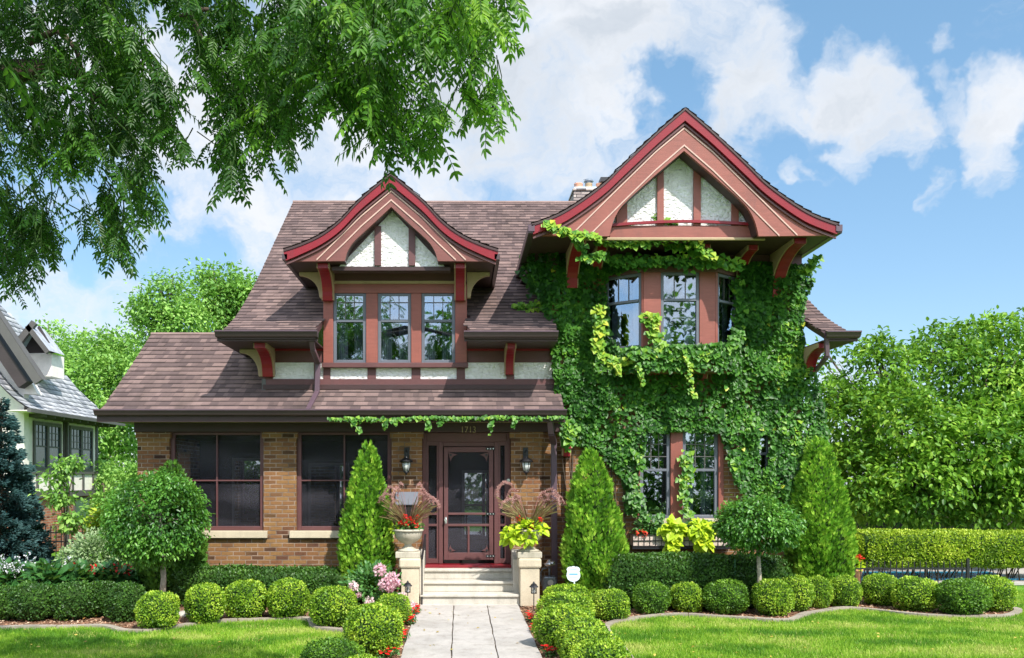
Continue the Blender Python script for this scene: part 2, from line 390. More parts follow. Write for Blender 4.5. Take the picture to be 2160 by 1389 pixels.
def shingles(name, prof, b0, b1, toW, mat, parent, course=.16, keep=None, lift=.02, upsign=1):
    prof = np.asarray(prof, float); seg = np.linalg.norm(np.diff(prof, axis=0), axis=1); S = np.concatenate([[0], np.cumsum(seg)])
    def at(s):
        s = min(max(s, 0), S[-1]); return np.interp(s, S, prof[:, 0]), np.interp(s, S, prof[:, 1])
    V = []; Q = []; T = []
    nc = int(math.ceil(S[-1]/course))
    for i in range(nc):
        s0 = i*course; s1 = min(s0+course*1.15, S[-1])
        a0, z0 = at(s0); a1, z1 = at(s1)
        if s1-s0 < .01: continue
        t = np.array([a1-a0, z1-z0]); t /= np.linalg.norm(t); nrmv = np.array([-t[1], t[0]])*upsign
        if nrmv[1] < 0: nrmv = -nrmv
        b = b0-rnd.random()*.2
        wob = rnd.random()*10
        while b < b1:
            w = rnd.choice((.08, .11, .14, .18, .24)); e = min(b+w, b1); bb = max(b, b0); b += w
            if e-bb < .01: continue
            if keep and not keep((a0+a1)/2, (bb+e)/2): continue
            l = lift+rnd.choice((0, 0, .006, .008)); dz = .004*math.sin(bb*2.1+wob)
            f0 = (a0+nrmv[0]*l, z0+nrmv[1]*l+dz); f1 = (a1+nrmv[0]*.003, z1+nrmv[1]*.003); g0 = (a0-nrmv[0]*.004, z0-nrmv[1]*.004)
            k = len(V)
            V += [toW(f0[0], bb, f0[1]), toW(f0[0], e, f0[1]), toW(f1[0], e, f1[1]), toW(f1[0], bb, f1[1]), toW(g0[0], bb, g0[1]), toW(g0[0], e, g0[1])]
            Q += [(k, k+1, k+2, k+3), (k+4, k+5, k+1, k)]
            tt = rnd.random(); T += [tt, -.6]  # butt edges tinted darkest, painting in the shadow line of each course
    return quadmesh(name, np.array(V), Q, T, mat, parent)
# ================================================================== THE HOUSE
house = empty('brick_house', (0, 15, 0), 'brown brick and stucco house with red trimmed flared gables and an ivy covered wing', 'house')
hp = house
YW = 15.0                     # plane of the front walls
# --- brick walls of the porch storey
PIER = [(X(290, 15), X(357, 15)), (X(556, 15), X(625, 15)), (X(826, 15), X(890, 15)), (X(1078, 15), X(1143, 15))]
ZB = Z(912, 15)               # underside of the dark beam
zs = Z(1135, 15)
m = MB()
m.box(PIER[0][0], PIER[2][1]-.002, YW+.003, YW+.34, 0, zs)                         # parapet below the windows
for a, b in PIER[:3]: m.box(a, b, YW, YW+.35, zs-.004 if b < -.9 else zs-.004, ZB)
m.box(PIER[3][0], PIER[3][1], YW, YW+.5, 0, ZB)
m.build('porch_wall', M['brick'], hp)
# capitals: slightly proud brick courses
m = MB()
for a, b in PIER: m.box(a-.025, b+.025, YW-.025, YW+.36, ZB-.11, ZB-.001)
m.build('pier_cap', M['brick'], hp)
# left side wall with an opening, back wall of the porch room
m = MB()
m.box(PIER[0][0]+.004, PIER[0][0]+.3, YW+.36, 19, 0, .95); m.box(PIER[0][0]+.004, PIER[0][0]+.3, YW+.36, 19, 2.6, 3.3)
m.box(PIER[0][0]+.004, PIER[0][0]+.3, 17.0, 19, .95, 2.6); m.box(PIER[0][0]+.1, PIER[0][0]+.2, 16.5, 16.56, .95, 2.6)
m.build('side_wall', M['brick'], hp)
m = MB(); m.box(-5.65, 1.3, 17.6, 17.8, 0, 2.86); m.box(-5.65, 1.3, 15.36, 17.6, .55, .62); m.box(-5.65, 1.3, 15.36, 17.6, 2.86, 2.9); m.box(1.3, 1.4, 15.5, 17.8, 0, 2.9)
m.build('porch_room', M['inner'], hp)
# a glazed door and window at the back of the porch room
for (x0, x1, z0, z1) in ((-3.05, -2.35, .75, 2.35), (-4.62, -4.08, .75, 2.45), (.1, .6, .9, 2.2)):
    f = bx('inner_window', M['ntrim'], hp, (x0-.06, x1+.06, 17.52, 17.598, z0-.06, z1+.06))
    bx('glass', M['pane'], f, (x0, x1, 17.50, 17.515, z0, z1))
# right part of the porch front (recessed brick beside the downspout)
bx('recessed_wall', M['brick'], hp, (PIER[3][1]+.001, 1.86, YW+.12, YW+.4, 0, 3.2))
# ivy wing wall with window openings, grid wall
def wall_holes(name, mat, x0, x1, z0, z1, y, th, holes, parent):
    xs = sorted({x0, x1, *[h[0] for h in holes], *[h[1] for h in holes]}); zs_ = sorted({z0, z1, *[h[2] for h in holes], *[h[3] for h in holes]})
    mb = MB()
    for i in range(len(xs)-1):
        for j in range(len(zs_)-1):
            cx, cz = (xs[i]+xs[i+1])/2, (zs_[j]+zs_[j+1])/2
            if any(h[0] < cx < h[1] and h[2] < cz < h[3] for h in holes): continue
            mb.poly([(xs[i], y, zs_[j]), (xs[i+1], y, zs_[j]), (xs[i+1], y, zs_[j+1]), (xs[i], y, zs_[j+1])])
    for h in holes:
        a, b, c, d = h
        mb.poly([(a, y, c), (a, y+th, c), (b, y+th, c), (b, y, c)]); mb.poly([(a, y, d), (b, y, d), (b, y+th, d), (a, y+th, d)])
        mb.poly([(a, y, c), (a, y, d), (a, y+th, d), (a, y+th, c)]); mb.poly([(b, y, c), (b, y+th, c), (b, y+th, d), (b, y, d)])
    return mb.build(name, mat, parent)
LW = [(X(1345, 15), X(1520, 15), Z(1094, 15), Z(900, 15))]
LW2 = (X(1590, 15), X(1622, 15), Z(1010, 15), Z(905, 15))
wall_holes('ivy_wing_wall', M['brick'], 1.86, 6.02, 0, 3.9, YW, .25, [LW[0], LW2], hp)
wall_holes('upper_wing_wall', M['brick'], 1.62, 6.0, 3.9, 6.0, YW+.002, .2, [(X(1275, 15), X(1558, 15), Z(745, 15), Z(562, 15))], hp)
m = MB(); m.box(6.0-.02, 6.02, YW+.01, 22, 0, 4.45); m.box(-3.46, -3.40, YW+.2, 22, 3.0, 4.45); m.box(-3.4, 6.0, 21.9, 22, 0, 4.5)
m.box(PIER[0][0]+.3, -3.4, 18.9, 19, 0, 3.2)
m.build('rear_wall', M['brick'], hp)
m = MB(); m.poly([(-3.44, 15.2, 4.4), (-3.44, 25.2, 4.4), (-3.44, 20.2, 8.35)]); m.poly([(6.0, 15.2, 4.4), (6.0, 20.2, 8.35), (6.0, 25.2, 4.4)])
m.build('gable_end_wall', M['stucco'], hp)
# dark room boxes behind windows
def room(x0, x1, y0, y1, z0, z1):
    mb = MB()
    v = [(x, y, z) for z in (z0, z1) for y in (y0, y1) for x in (x0, x1)]
    mb.add(v, [(0, 2, 3, 1), (4, 5, 7, 6), (2, 6, 7, 3), (0, 4, 6, 2), (1, 3, 7, 5)])
    mb.build('dark_interior', M['inner'], hp)
room(LW[0][0]-.1, LW[0][1]+.1, YW+.25, YW+2, LW[0][2]-.1, LW[0][3]+.1)
room(LW2[0]-.1, LW2[1]+.1, YW+.25, YW+1, LW2[2]-.1, LW2[3]+.1)
room(X(1270, 15), X(1562, 15), YW+.21, YW+2.5, Z(750, 15), Z(555, 15))

# --- upper wall: boards and stucco strip
UL, UR = X(555, 15), X(1170, 15)
zt, zb2 = Z(765, 15), Z(800, 15)
DX0, DX1 = X(682, 14.95), X(985, 14.95)
bx('upper_board', M['purple'], hp, (UL, DX0-.002, YW, YW+.12, zt, 4.42), (DX1+.002, UR+.1, YW, YW+.12, zt, 4.42), bevel=.004)
bx('apron_board', M['purple'], hp, (UL, UR+.1, YW-.012, YW+.12, Z(829, 15)-.12, zb2), bevel=.004)
bx('apron_ledge', M['dark'], hp, (UL, UR+.1, YW-.03, YW-.0125, Z(822, 15), Z(812, 15)), bevel=.004)
for _a, _b in ((UL, DX0-.002), (DX1+.002, UR+.1)): bx('red_molding', M['red'], hp, (_a, _b, YW-.03, YW-.002, Z(741, 15), Z(735, 15)))
bx('wall_core', M['dark'], hp, (UL, UR+.1, YW+.06, YW+.16, zb2-.01, zt+.01))
ZU = Z(776, 14.95)
for u0, u1, t in ((575, 662, zt), (666, 682, zt), (697, 775, ZU), (793, 868, ZU), (887, 963, ZU), (981, 1068, zt), (1085, 1170, zt)):
    bx('stucco_panel', M['stucco'], hp, (X(u0, 15), X(u1, 15), YW+.015, YW+.058, zb2, t))
for u0, u1 in ((555, 575), (662, 666), (682, 697), (775, 793), (868, 887), (963, 981), (1068, 1085)):
    bx('timber_post', M['purple'], hp, (X(u0, 15), X(u1, 15), YW+.0, YW+.058, zb2+.001, zt-.001), bevel=.004)
bx('corner_post', M['ntrim'], hp, (UL-.02, UL+.05, YW-.02, YW-.0005, Z(828, 15), zb2))

# --- windows
def sash(parent, x0, x1, z0, z1, y, rail, fw=.055, munt=(2, 1), mat='slate', curtain=None, glass='glass', name='window', topblind=False):
    f = MB()
    f.box(x0, x0+fw, y, y+.06, z0, z1); f.box(x1-fw, x1, y, y+.06, z0, z1)
    f.box(x0+fw, x1-fw, y, y+.06, z1-fw*.8, z1); f.box(x0+fw, x1-fw, y, y+.06, z0, z0+fw)
    w = f.build(name, M[mat], parent, bevel=.006)
    bx('meeting_rail', M[mat], w, (x0+fw, x1-fw, y-.008, y+.05, rail-.022, rail+.022), bevel=.004)
    g = MB(); g.box(x0+fw, x1-fw, y+.036, y+.042, z0+fw, rail-.022); g.box(x0+fw, x1-fw, y+.018, y+.024, rail+.022, z1-fw*.8)
    g.build('glass', M[glass], w)
    if munt:
        mm = MB(); gx0, gx1, gz0, gz1 = x0+fw, x1-fw, rail+.022, z1-fw*.8
        for i in range(munt[0]):
            c = gx0+(gx1-gx0)*(i+1)/(munt[0]+1); mm.box(c-.007, c+.007, y+.008, y+.0165, gz0, gz1)
        for i in range(munt[1]):
            c = gz1-(gz1-gz0)*.28*(i+1) if munt[1] == 1 else gz0+(gz1-gz0)*(i+1)/(munt[1]+1)
            mm.box(gx0, gx1, y+.005, y+.0145, c-.007, c+.007)
        mm.build('muntins', M['ntrim'], w)
    if curtain:
        c = MB(); k = 24
        for a, b in ((x0+fw, x0+fw+(x1-x0)*.30), (x1-fw-(x1-x0)*.30, x1-fw)):
            for i in range(k):
                xa = a+(b-a)*i/k; xb = a+(b-a)*(i+1)/k
                ya = y+.22+.025*math.sin(i*1.3); yb = y+.22+.025*math.sin((i+1)*1.3)
                c.poly([(xa, ya, z0+.02), (xb, yb, z0+.02), (xb, yb, z1-.05), (xa, ya, z1-.05)])
        c.build('curtain', M[curtain], w)
    if topblind: bx('blind', M['blind'], w, (x0+.02, x1-.02, y+.10, y+.11, z1-.16, z1-.02))
    return w
YD = 14.95
wz0, wz1, wr = Z(766, YD), Z(619, YD), Z(677, YD)
for u0, u1 in ((703, 772), (797, 867), (889, 960)):
    sash(hp, X(u0, YD), X(u1, YD), wz0, wz1, YD+.01, wr, curtain='curtain' if u0 != 703 else 'curtain', topblind=True)
for u0, u1 in ((772, 797), (867, 889)):
    bx('dormer_mullion', M['salmon'], hp, (X(u0, YD)+.001, X(u1, YD)-.001, YD-.015, YD+.08, wz0, wz1-.001), bevel=.008)
bx('dormer_corner_post', M['salmon'], hp, (DX0, X(703, YD)-.001, YD-.015, YD+.08, wz0-.0, wz1), bevel=.008)
bx('dormer_corner_post', M['salmon'], hp, (X(960, YD)+.001, DX1, YD-.015, YD+.08, wz0-.0, wz1), bevel=.008)
bx('dormer_sill', M['purple'], hp, (DX0-.02, DX1+.02, YD-.05, YD+.12, wz0-.085, wz0-.001), bevel=.008)
bx('dormer_head_board', M['salmon'], hp, (DX0, DX1, YD-.02, YD+.1, wz1+.001, Z(600, YD)), bevel=.005)
bx('dormer_tan_strip', M['tan'], hp, (DX0+.12, DX1-.12, YD-.05, YD-.0005, Z(600, YD)+.001, Z(594, YD)), bevel=.005)
bx('dormer_frieze', M['purple'], hp, (DX0, DX1, YD-.03, YD+.1, Z(594, YD)+.001, Z(560, YD)), bevel=.004)
m = MB()
arc = [(X(u, 14.9), Z(v, 14.9)) for u, v in ((700, 571), (740, 568), (790, 561), (828, 558), (866, 561), (920, 568), (960, 571))]
m.ribbon([(a, z+.055) for a, z in arc], arc, 14.86, 14.918); m.build('dormer_red_arch', M['red'], hp)
# dormer cheeks
m = MB()
for x in (DX0, DX1-.05): m.prism([(YD+.081, 4.45), (YD+.081, 5.75), (16.6, 5.75)], x, x+.05, 'x')
m.build('dormer_side_wall', M['purple'], hp)
room(DX0+.06, DX1-.06, YD+.09, YD+2.2, wz0-.05, 5.72)

# --- gables
def gable(cx, yv, s, zbase, outer, barge, inner, lines, yt, yback, red_t, roofname, mats='salmon'):
    Wm = lambda pts, sg: [(cx+sg*p[0]*s, zbase+p[1]*s) for p in pts]
    n = 40
    sc = lambda pts: [tuple(p) for p in (smooth_curve(pts, n))]
    O, B, I = sc(outer), sc(barge), [tuple(p) for p in resample(inner, n=n)]
    for sg, nm in ((-1, ''), (1, '')):
        o_, b_, i_ = Wm(O, sg), Wm(B, sg), Wm(I, sg)
        top = [(p[0], p[1]) for p in o_]
        MB().ribbon([(p[0], p[1]-.002) for p in o_], b_, yv-.10, yv+.06).build('red_crown_molding', M['red'], hp)
        MB().ribbon([(p[0]-sg*.0, p[1]-.03) for p in b_], [(p[0], p[1]-.062) for p in b_], yv-.065, yv-.031).build('molding_groove', M['purple'], hp)
        w = MB().ribbon([(p[0], p[1]+.0) for p in b_], i_, yv-.03, yv+.03).build('bargeboard', M[mats], hp)
        for ln in lines:
            l = Wm(ln, sg); MB().ribbon([(p[0], p[1]) for p in l], [(p[0], p[1]-.028) for p in l], yv-.042, yv-.0305).build('pinstripe', M['pink'], hp)
        # dark returns that close the space between the verge and the panel behind
        MB().ribbon([(p[0], p[1]+.03) for p in i_[:-1]], [(p[0]+sg*.0, p[1]) for p in i_[:-1]], yv+.031, yt).build('verge_soffit', M['dark'], hp)
        prof = [(sg*(p[0]-cx), p[1]+.045) for p in reversed(o_)]
        shingles(roofname, prof, yv-.12, yback, lambda a, b, z, sg=sg: (cx+sg*a, b, z), M['shingle'], hp, course=.16, upsign=1)
        # solid deck below the shingles
        MB().ribbon([(p[0], p[1]+.038) for p in o_], [(p[0], p[1]+.001) for p in o_], yv-.115, yback-.05).build('roof_deck', M['dark'], hp)
    return O, B, I
# right gable
s2 = 13.7/F; cx2 = X(1442, 13.7); zb_ = Z(493, 13.7)
o2 = [(0, 254), (57, 205), (129, 137), (165, 101), (208, 68), (251, 40), (285, 24), (322, 11)]
b2 = [(0, 233), (57, 185), (129, 117), (165, 83), (208, 50), (251, 22), (285, 7), (318, -5)]
i2 = [(0, 173), (57, 125), (111, 77), (130, 58), (138, 47), (145, 34), (150, 22), (154, 8), (157, -7)]
gable(cx2, 13.7, s2, zb_, o2, b2, i2, [[(0, 222), (60, 172), (150, 84), (238, -3)], [(0, 186), (60, 134), (130, 66), (200, -4)]], 13.98, 19.6, .1, 'right_gable_roof')
zso = Z(495, 13.7)
bx('gable_soffit', M['dark'], hp, (cx2-318*s2, cx2-158*s2, 13.731, 16.9, zso, zso+.02), (cx2+158*s2, cx2+318*s2, 13.731, 16.9, zso, zso+.02), (cx2-158*s2-.001, cx2+158*s2+.001, 14.11, 16.9, zso-.0, zso+.02))
yt = 14.0; k = yt/F
gx = lambda u: X(u, yt); gz = lambda v: Z(v, yt)
m = MB(); m.prism([(gx(1275), gz(476)), (gx(1440), gz(300)), (gx(1610), gz(476))], yt+.03, yt+.08); m.build('gable_stucco_panel', M['stucco'], hp)
for u0, u1, top in ((1300, 1323, 425), (1386, 1400, 345), (1463, 1478, 345), (1543, 1558, 425)):
    bx('gable_post', M['salmon'], hp, (gx(u0), gx(u1), yt-.015, yt+.029, gz(476), gz(top)), bevel=.004)
bx('gable_beam', M['salmon'], hp, (gx(1286), gx(1612), yt-.02, yt+.1, gz(503), gz(477)), bevel=.004)
arc = [(gx(u), gz(v)) for u, v in ((1290, 477), (1340, 473), (1400, 470), (1445, 469), (1490, 470), (1550, 473), (1606, 477))]
m = MB(); m.ribbon([(a, z+.022) for a, z in arc], [(a, z-.022) for a, z in arc], yt-.06, yt-.0205); m.build('gable_red_arch', M['red'], hp)
bx('gable_tan_molding', M['tan'], hp, (gx(1225), gx(1612), yt-.06, yt-.0205, gz(509), gz(503)), bevel=.01)
bx('gable_stucco_backing', M['dark'], hp, (gx(1290), gx(1600), yt+.101, yt+.11, zso+.021, gz(440)))
bx('wing_frieze', M['purple'], hp, (1.62, 6.0, YW-.03, YW-.001, Z(562, 15), zso-.001))
# side gutters of the right gable
for xg in (cx2-322*s2, cx2+322*s2):
    bx('gable_gutter', M['gutter'], hp, (xg-.055, xg+.055, 13.6, 16.8, zso-.01, zso+.12), bevel=.012)
    bx('gutter_end', M['gutterlight'], hp, (xg-.05, xg+.05, 13.585, 13.599, zso+.02, zso+.125))
# left dormer gable
s1 = 14.2/F; cx1 = X(825.5, 14.2); z1b = Z(552, 14.2)
o1 = [(0, 177), (63, 124), (107, 78), (146, 49), (189, 29), (225, 17)]
b1 = [(0, 158), (63, 106), (107, 61), (146, 33), (189, 12), (220, -1)]
i1 = [(0, 114), (44, 73), (74, 46), (82, 37), (88, 28), (93, 18), (96, 8), (98, 0)]
gable(cx1, 14.2, s1, z1b, o1, b1, i1, [[(0, 149), (63, 96), (110, 50), (157, 4)], [(0, 130), (63, 75), (100, 38), (136, 4)]], 14.38, 18.6, .09, 'dormer_roof', 'purplesalmon' if False else 'barge')
zd = z1b
bx('dormer_soffit', M['dark'], hp, (cx1-220*s1, cx1-98*s1, 14.231, 16.4, zd-.0, zd+.02), (cx1+98*s1, cx1+220*s1, 14.231, 16.4, zd, zd+.02), (cx1-98*s1-.001, cx1+98*s1+.001, 14.61, 16.4, zd+.001, zd+.021))
yt = 14.4; gx = lambda u: X(u, yt); gz = lambda v: Z(v, yt)
m = MB(); m.prism([(gx(715), gz(562)), (gx(827), gz(436)), (gx(938), gz(562))], yt+.02, yt+.06); m.build('dormer_stucco_panel', M['stucco'], hp)
for u0, u1, top in ((790, 804, 478), (862, 876, 478)):
    bx('dormer_gable_post', M['purple'], hp, (gx(u0), gx(u1), yt-.02, yt+.019, gz(561), gz(top)), bevel=.004)
for a, b in (((730, 548), (827, 445)), ((924, 548), (827, 445))):
    m = MB(); pa, pb = (gx(a[0]), gz(a[1])), (gx(b[0]), gz(b[1])); sgn = -1 if a[0] < 800 else 1
    m.prism([(pa[0], pa[1]), (pb[0], pb[1]), (pb[0], pb[1]+.25), (pa[0]+sgn*.05, pa[1]+.25)], yt-.012, yt+.018); m.build('dormer_rake_timber', M['dark'], hp)
bx('dormer_gable_base', M['dark'], hp, (gx(700), gx(950), yt-.0, yt+.2, gz(571), gz(563)))
for xg in (cx1-222*s1, cx1+222*s1):
    bx('dormer_gutter', M['gutter'], hp, (xg-.05, xg+.05, 14.1, 16.3, zd+.0, zd+.11), bevel=.012)

# --- brackets
def bracket(x0, x1, yw, yf, ztop, h, name='bracket'):
    prof = [(yw, ztop), (yf, ztop), (yf, ztop-.09)]
    for i in range(9):
        t = i/8; a = t*math.pi/2
        prof.append((yf+.03+(yw-.13-yf-.03)*math.sin(a)**1.0*1.0 if True else 0, ztop-.09-(h-.17)*(1-math.cos(a))))
    prof += [(yw-.11, ztop-h), (yw, ztop-h)]
    o = MB().prism(prof, x0, x1, 'x').build(name, M['red'], hp, bevel=.006)
    e = .02
    pr2 = [(a, z) for a, z in prof]
    mm = MB(); w = .022
    for xa in (x0-w, x1+.0005):
        mm.prism([(a+.03 if a < yw-.02 else a, z+.012 if z < ztop-.02 else z) for a, z in pr2], xa, xa+w-.0005, 'x')
    mm.build('bracket_side', M['tan'], o)
    return o
bracket(X(676, 14.6), X(697, 14.6), YD-.02, 14.3, zd-.001, .52)
bracket(X(961, 14.6), X(980, 14.6), YD-.02, 14.3, zd-.001, .52)
zms = 4.37
bracket(X(548, 14.7), X(570, 14.7), YW, 14.3, zms-.001, .50)
bracket(X(1068, 14.7), X(1084, 14.7), YW, 14.35, zms-.001, .46)
bracket(X(1708, 14.7), X(1728, 14.7), YW, 14.3, zms-.001, .50)
bracket(X(1643, 14.6), X(1666, 14.6), YW, 13.9, zso-.001, .75)
bracket(X(1486, 14.2), X(1500, 14.2), YW-.03, 14.25, zso-.001, .28)
bracket(X(1568, 14.6), X(1586, 14.6), YW-.03, 14.3, zso-.001, .38)
bracket(X(1200, 14.6), X(1222, 14.6), YW-.03, 13.9, zso-.001, .6)
bracket(X(1255, 14.6), X(1273, 14.6), YW-.03, 14.3, zso-.001, .42)
bracket(X(1375, 14.8), X(1391, 14.8), YW, 14.6, Z(776, 15), .25)
bracket(X(1478, 14.8), X(1494, 14.8), YW, 14.6, Z(770, 15), .27)
bracket(X(1190, 14.8), X(1204, 14.8), YW, 14.75, Z(937, 15), .22)
# curved side brackets (profile seen from the front)
def sidebracket(xw, xo, ztop, h, y0, y1):
    sg = 1 if xo > xw else -1; pr = [(xw, ztop), (xo, ztop), (xo, ztop-.06)]
    for i in range(9):
        a = i/8*math.pi/2; pr.append((xo+(xw+sg*.07-xo)*math.sin(a), ztop-.06-(h-.1)*(1-math.cos(a))))
    pr += [(xw+sg*.06, ztop-h), (xw, ztop-h)]
    if sg < 0: pr = pr[::-1]
    o = MB().prism(pr, y0, y1).build('side_bracket', M['tan'], hp, bevel=.005)
    return o
sidebracket(DX0-.001, DX0-.42, zd-.002, .45, 14.93, 15.02)
sidebracket(DX1+.001, DX1+.40, zd-.002, .45, 14.93, 15.02)
sidebracket(UL-.021, UL-.42, zms-.002, .48, 15.02, 15.11)
sidebracket(6.03, 6.42, zms-.002, .48, 15.02, 15.11)

# --- main roof
prof = smooth_curve([(14.1, 4.50), (15.1, 4.97), (16.5, 5.87), (18.3, 7.2), (20.2, 8.61)], 50)
RX0, RX1 = -3.95, 6.44
def keep_main(a, b):
    if a < YD+.12: return (b < DX0-.0) or (DX1 < b < 1.62) or b > 6.02
    if a < 16.1 and DX0+.05 < b < DX1-.05: return False
    if a < 16.6 and 1.65 < b < 5.95: return False
    return True
shingles('main_roof', prof, RX0, RX1, lambda a, b, z: (b, a, z), M['shingle'], hp, keep=keep_main)
m = MB()
def sheet(x0, x1, lo=0, dz=-.03):
    pr = [p for p in prof if p[0] >= lo-.02]
    for i in range(len(pr)-1):
        (a, z), (b, w) = pr[i], pr[i+1]
        m.add([(x0, a, z-.006), (x1, a, z-.006), (x1, b, w-.006), (x0, b, w-.006), (x0, a, z-.10), (x1, a, z-.10), (x1, b, w-.10), (x0, b, w-.10)],
              [(0, 1, 2, 3), (7, 6, 5, 4), (0, 3, 7, 4), (1, 5, 6, 2), (0, 4, 5, 1), (3, 2, 6, 7)])
sheet(RX0+.01, DX0-.001); sheet(DX0, DX1, 16.1); sheet(DX1+.001, 1.62); sheet(1.621, 6.02, 16.6); sheet(6.021, RX1-.01)
m.build('roof_boards', M['dark'], hp)
back = [(20.2, 8.61), (26.3, 4.5)]
bx_ = MB(); bx_.add([(RX0, 20.2, 8.6), (RX1, 20.2, 8.6), (RX1, 26.3, 4.5), (RX0, 26.3, 4.5)], [(0, 1, 2, 3)]); bx_.build('rear_roof', M['dark'], hp)
MB().tube([(RX0, 20.2, 8.62), (RX1, 20.2, 8.60)], .045, 8).build('ridge_cap', M['ridge'], hp)
m = MB()
for a, b in ((RX0+.02, DX0-.002), (DX1+.002, 1.62), (6.02, RX1-.02)): m.box(a, b, 14.16, YW-.031, zms, zms+.02)
m.box(RX0+.02, UL-.001, YW-.03, 16.4, zms, zms+.02); m.box(6.021, RX1-.02, YW-.03, 16.4, zms, zms+.02)
m.build('main_soffit', M['dark'], hp)
def gutter(x0, x1, yb, ztop, name='gutter'):
    pr = [(yb, ztop), (yb-.11, ztop), (yb-.12, ztop-.015), (yb-.105, ztop-.04), (yb-.08, ztop-.085), (yb-.05, ztop-.10), (yb, ztop-.10)]
    o = MB().prism(pr, x0, x1, 'x').build(name, M['gutter'], hp)
    bx('gutter_lip', M['gutterlight'], o, (x0, x1, yb-.128, yb-.1205, ztop-.014, ztop+.006))
    bx('fascia', M['dark'], o, (x0+.01, x1-.01, yb+.001, yb+.03, zms if ztop > 4 else ztop-.2, ztop-.01))
    return o
gutter(RX0-.08, DX0-.01+.06, 14.13, Z(701, 14.05)+.02); gutter(DX1-.06, 1.62, 14.13, Z(702, 14.05)+.02); gutter(6.04, RX1+.16, 14.13, Z(702, 14.05)+.02)
# gable-end gutters turning the corner (seen from below on the right)
bx('eave_return', M['dark'], hp, (RX1-.019, RX1+.12, 14.16, 16.2, zms+.0, zms+.08), (RX0-.06, RX0+.019, 14.16, 16.2, zms, zms+.08))

# --- porch roof
zp0 = Z(868, 14.4)
PX0 = -6.06
pprof = smooth_curve([(14.38, zp0), (15.3, zp0+.62), (16.0, zp0+1.12), (16.75, zp0+1.68)], 30)
def keep_porch(a, b): return a < YW or b < UL-.0
shingles('porch_roof', pprof, PX0, X(1190, 14.4), lambda a, b, z: (b, a, z), M['shingle'], hp, keep=keep_porch)
m = MB()
for i in range(len(pprof)-1):
    (a, z), (b, w) = pprof[i], pprof[i+1]
    x1 = X(1190, 14.4) if b < YW-.02 else UL-.001
    m.add([(PX0+.01, a, z-.006), (x1-.01, a, z-.006), (x1-.01, b, w-.006), (PX0+.01, b, w-.006), (PX0+.01, a, z-.09), (x1-.01, a, z-.09), (x1-.01, b, w-.09), (PX0+.01, b, w-.09)],
          [(0, 1, 2, 3), (7, 6, 5, 4), (0, 3, 7, 4), (1, 5, 6, 2), (0, 4, 5, 1), (3, 2, 6, 7)])
m.add([(PX0, 16.76, zp0+1.67), (UL, 16.76, zp0+1.67), (UL, 19.2, zp0), (PX0, 19.2, zp0)], [(0, 1, 2, 3)])
m.build('porch_roof_boards', M['dark'], hp)
MB().tube([(PX0, 16.76, zp0+1.69), (UL, 16.76, zp0+1.69)], .04, 8).build('porch_ridge_cap', M['ridge'], hp)
m = MB(); m.add([(PIER[0][0]+.1, 15.2, 3.1), (PIER[0][0]+.1, 18.6, 3.1), (PIER[0][0]+.1, 16.76, zp0+1.55)], [(0, 1, 2)]); m.build('porch_gable_wall', M['stucco'], hp)
bx('porch_soffit', M['dark'], hp, (PX0+.03, X(1188, 14.4), 14.42, 15.5, zp0-.15, zp0-.13), (PX0+.03, PIER[0][0], 15.501, 19, zp0-.15, zp0-.13))
o = gutter(PX0-.07, X(1190, 14.4)+.03, 14.38, zp0+.02, 'porch_gutter')
bx('porch_tan_molding', M['tan'], hp, (PIER[0][0]-.1, X(1186, 14.9), 14.93, 14.958, Z(892, 14.95), Z(886, 14.95)))
bx('porch_beam', M['dark'], hp, (PIER[0][0]-.05, 1.84, 14.96, 15.4, ZB, zp0-.151), bevel=.01)

# --- downspouts
def spout(pts, w=.085):
    m = MB()
    for a, b in zip(pts[:-1], pts[1:]): m.bar(a, b, w, w*.8)
    o = m.build('downspout', M['gutterlight'], hp, bevel=.01)
    return o
P3 = lambda u, v, d: (X(u, d), d, Z(v, d))
spout([P3(657, 713, 14.15), P3(660, 738, 14.3), P3(671, 765, 14.9), P3(669, 828, 14.88), P3(650, 866, 14.42)])
spout([P3(1743, 712, 14.15), P3(1745, 752, 14.2), P3(1722, 780, 14.9), P3(1716, 790, 14.95)], .07)
spout([P3(1160, 880, 14.45), P3(1163, 915, 14.6), P3(1168, 935, 14.95), P3(1170, 1262, 14.95)], .10)
spout([P3(1098, 600, 16.5), P3(1120, 560, 15.5), P3(1150, 570, 14.95)], .07)

# --- porch windows
def mesh_panel(par, x0, x1, y, z0, z1): return MB().poly([(x0, y, z0), (x1, y, z0), (x1, y, z1), (x0, y, z1)]).build('screen', M['screen'], par)
def porch_window(x0, x1, z0, z1, split):
    f = MB(); fw = .075; y = YW+.06
    f.box(x0, x0+fw, y, y+.08, z0, z1); f.box(x1-fw, x1, y, y+.08, z0, z1); f.box(x0+fw, x1-fw, y, y+.08, z1-fw*.6, z1); f.box(x0+fw, x1-fw, y, y+.08, z0, z0+fw)
    w = f.build('porch_window', M['purple'], hp, bevel=.008)
    zc = Z(1014, 15)
    bx('muntins', M['purple'], w, (split-.012, split+.012, y+.01, y+.05, z0+fw, z1-fw*.6), (x0+fw, split-.0125, y+.012, y+.048, zc-.012, zc+.012), (split+.0125, x1-fw, y+.012, y+.048, zc-.012, zc+.012))
    mesh_panel(w, x0+fw, x1-fw, y+.054, z0+fw, z1-fw*.6)
    return w
ZW0 = Z(1120, 15)
porch_window(PIER[0][1]+.001, PIER[1][0]-.001, ZW0, ZB-.001, X(455, 15))
porch_window(PIER[1][1]+.001, PIER[2][0]-.001, ZW0, ZB-.001, X(725, 15))
for a, b in ((X(400, 15), X(565, 15)), (X(612, 15), X(832, 15))):
    bx('window_sill', M['stone'], hp, (a, b, YW-.07, YW+.13, zs+.001, ZW0-.001), bevel=.006)
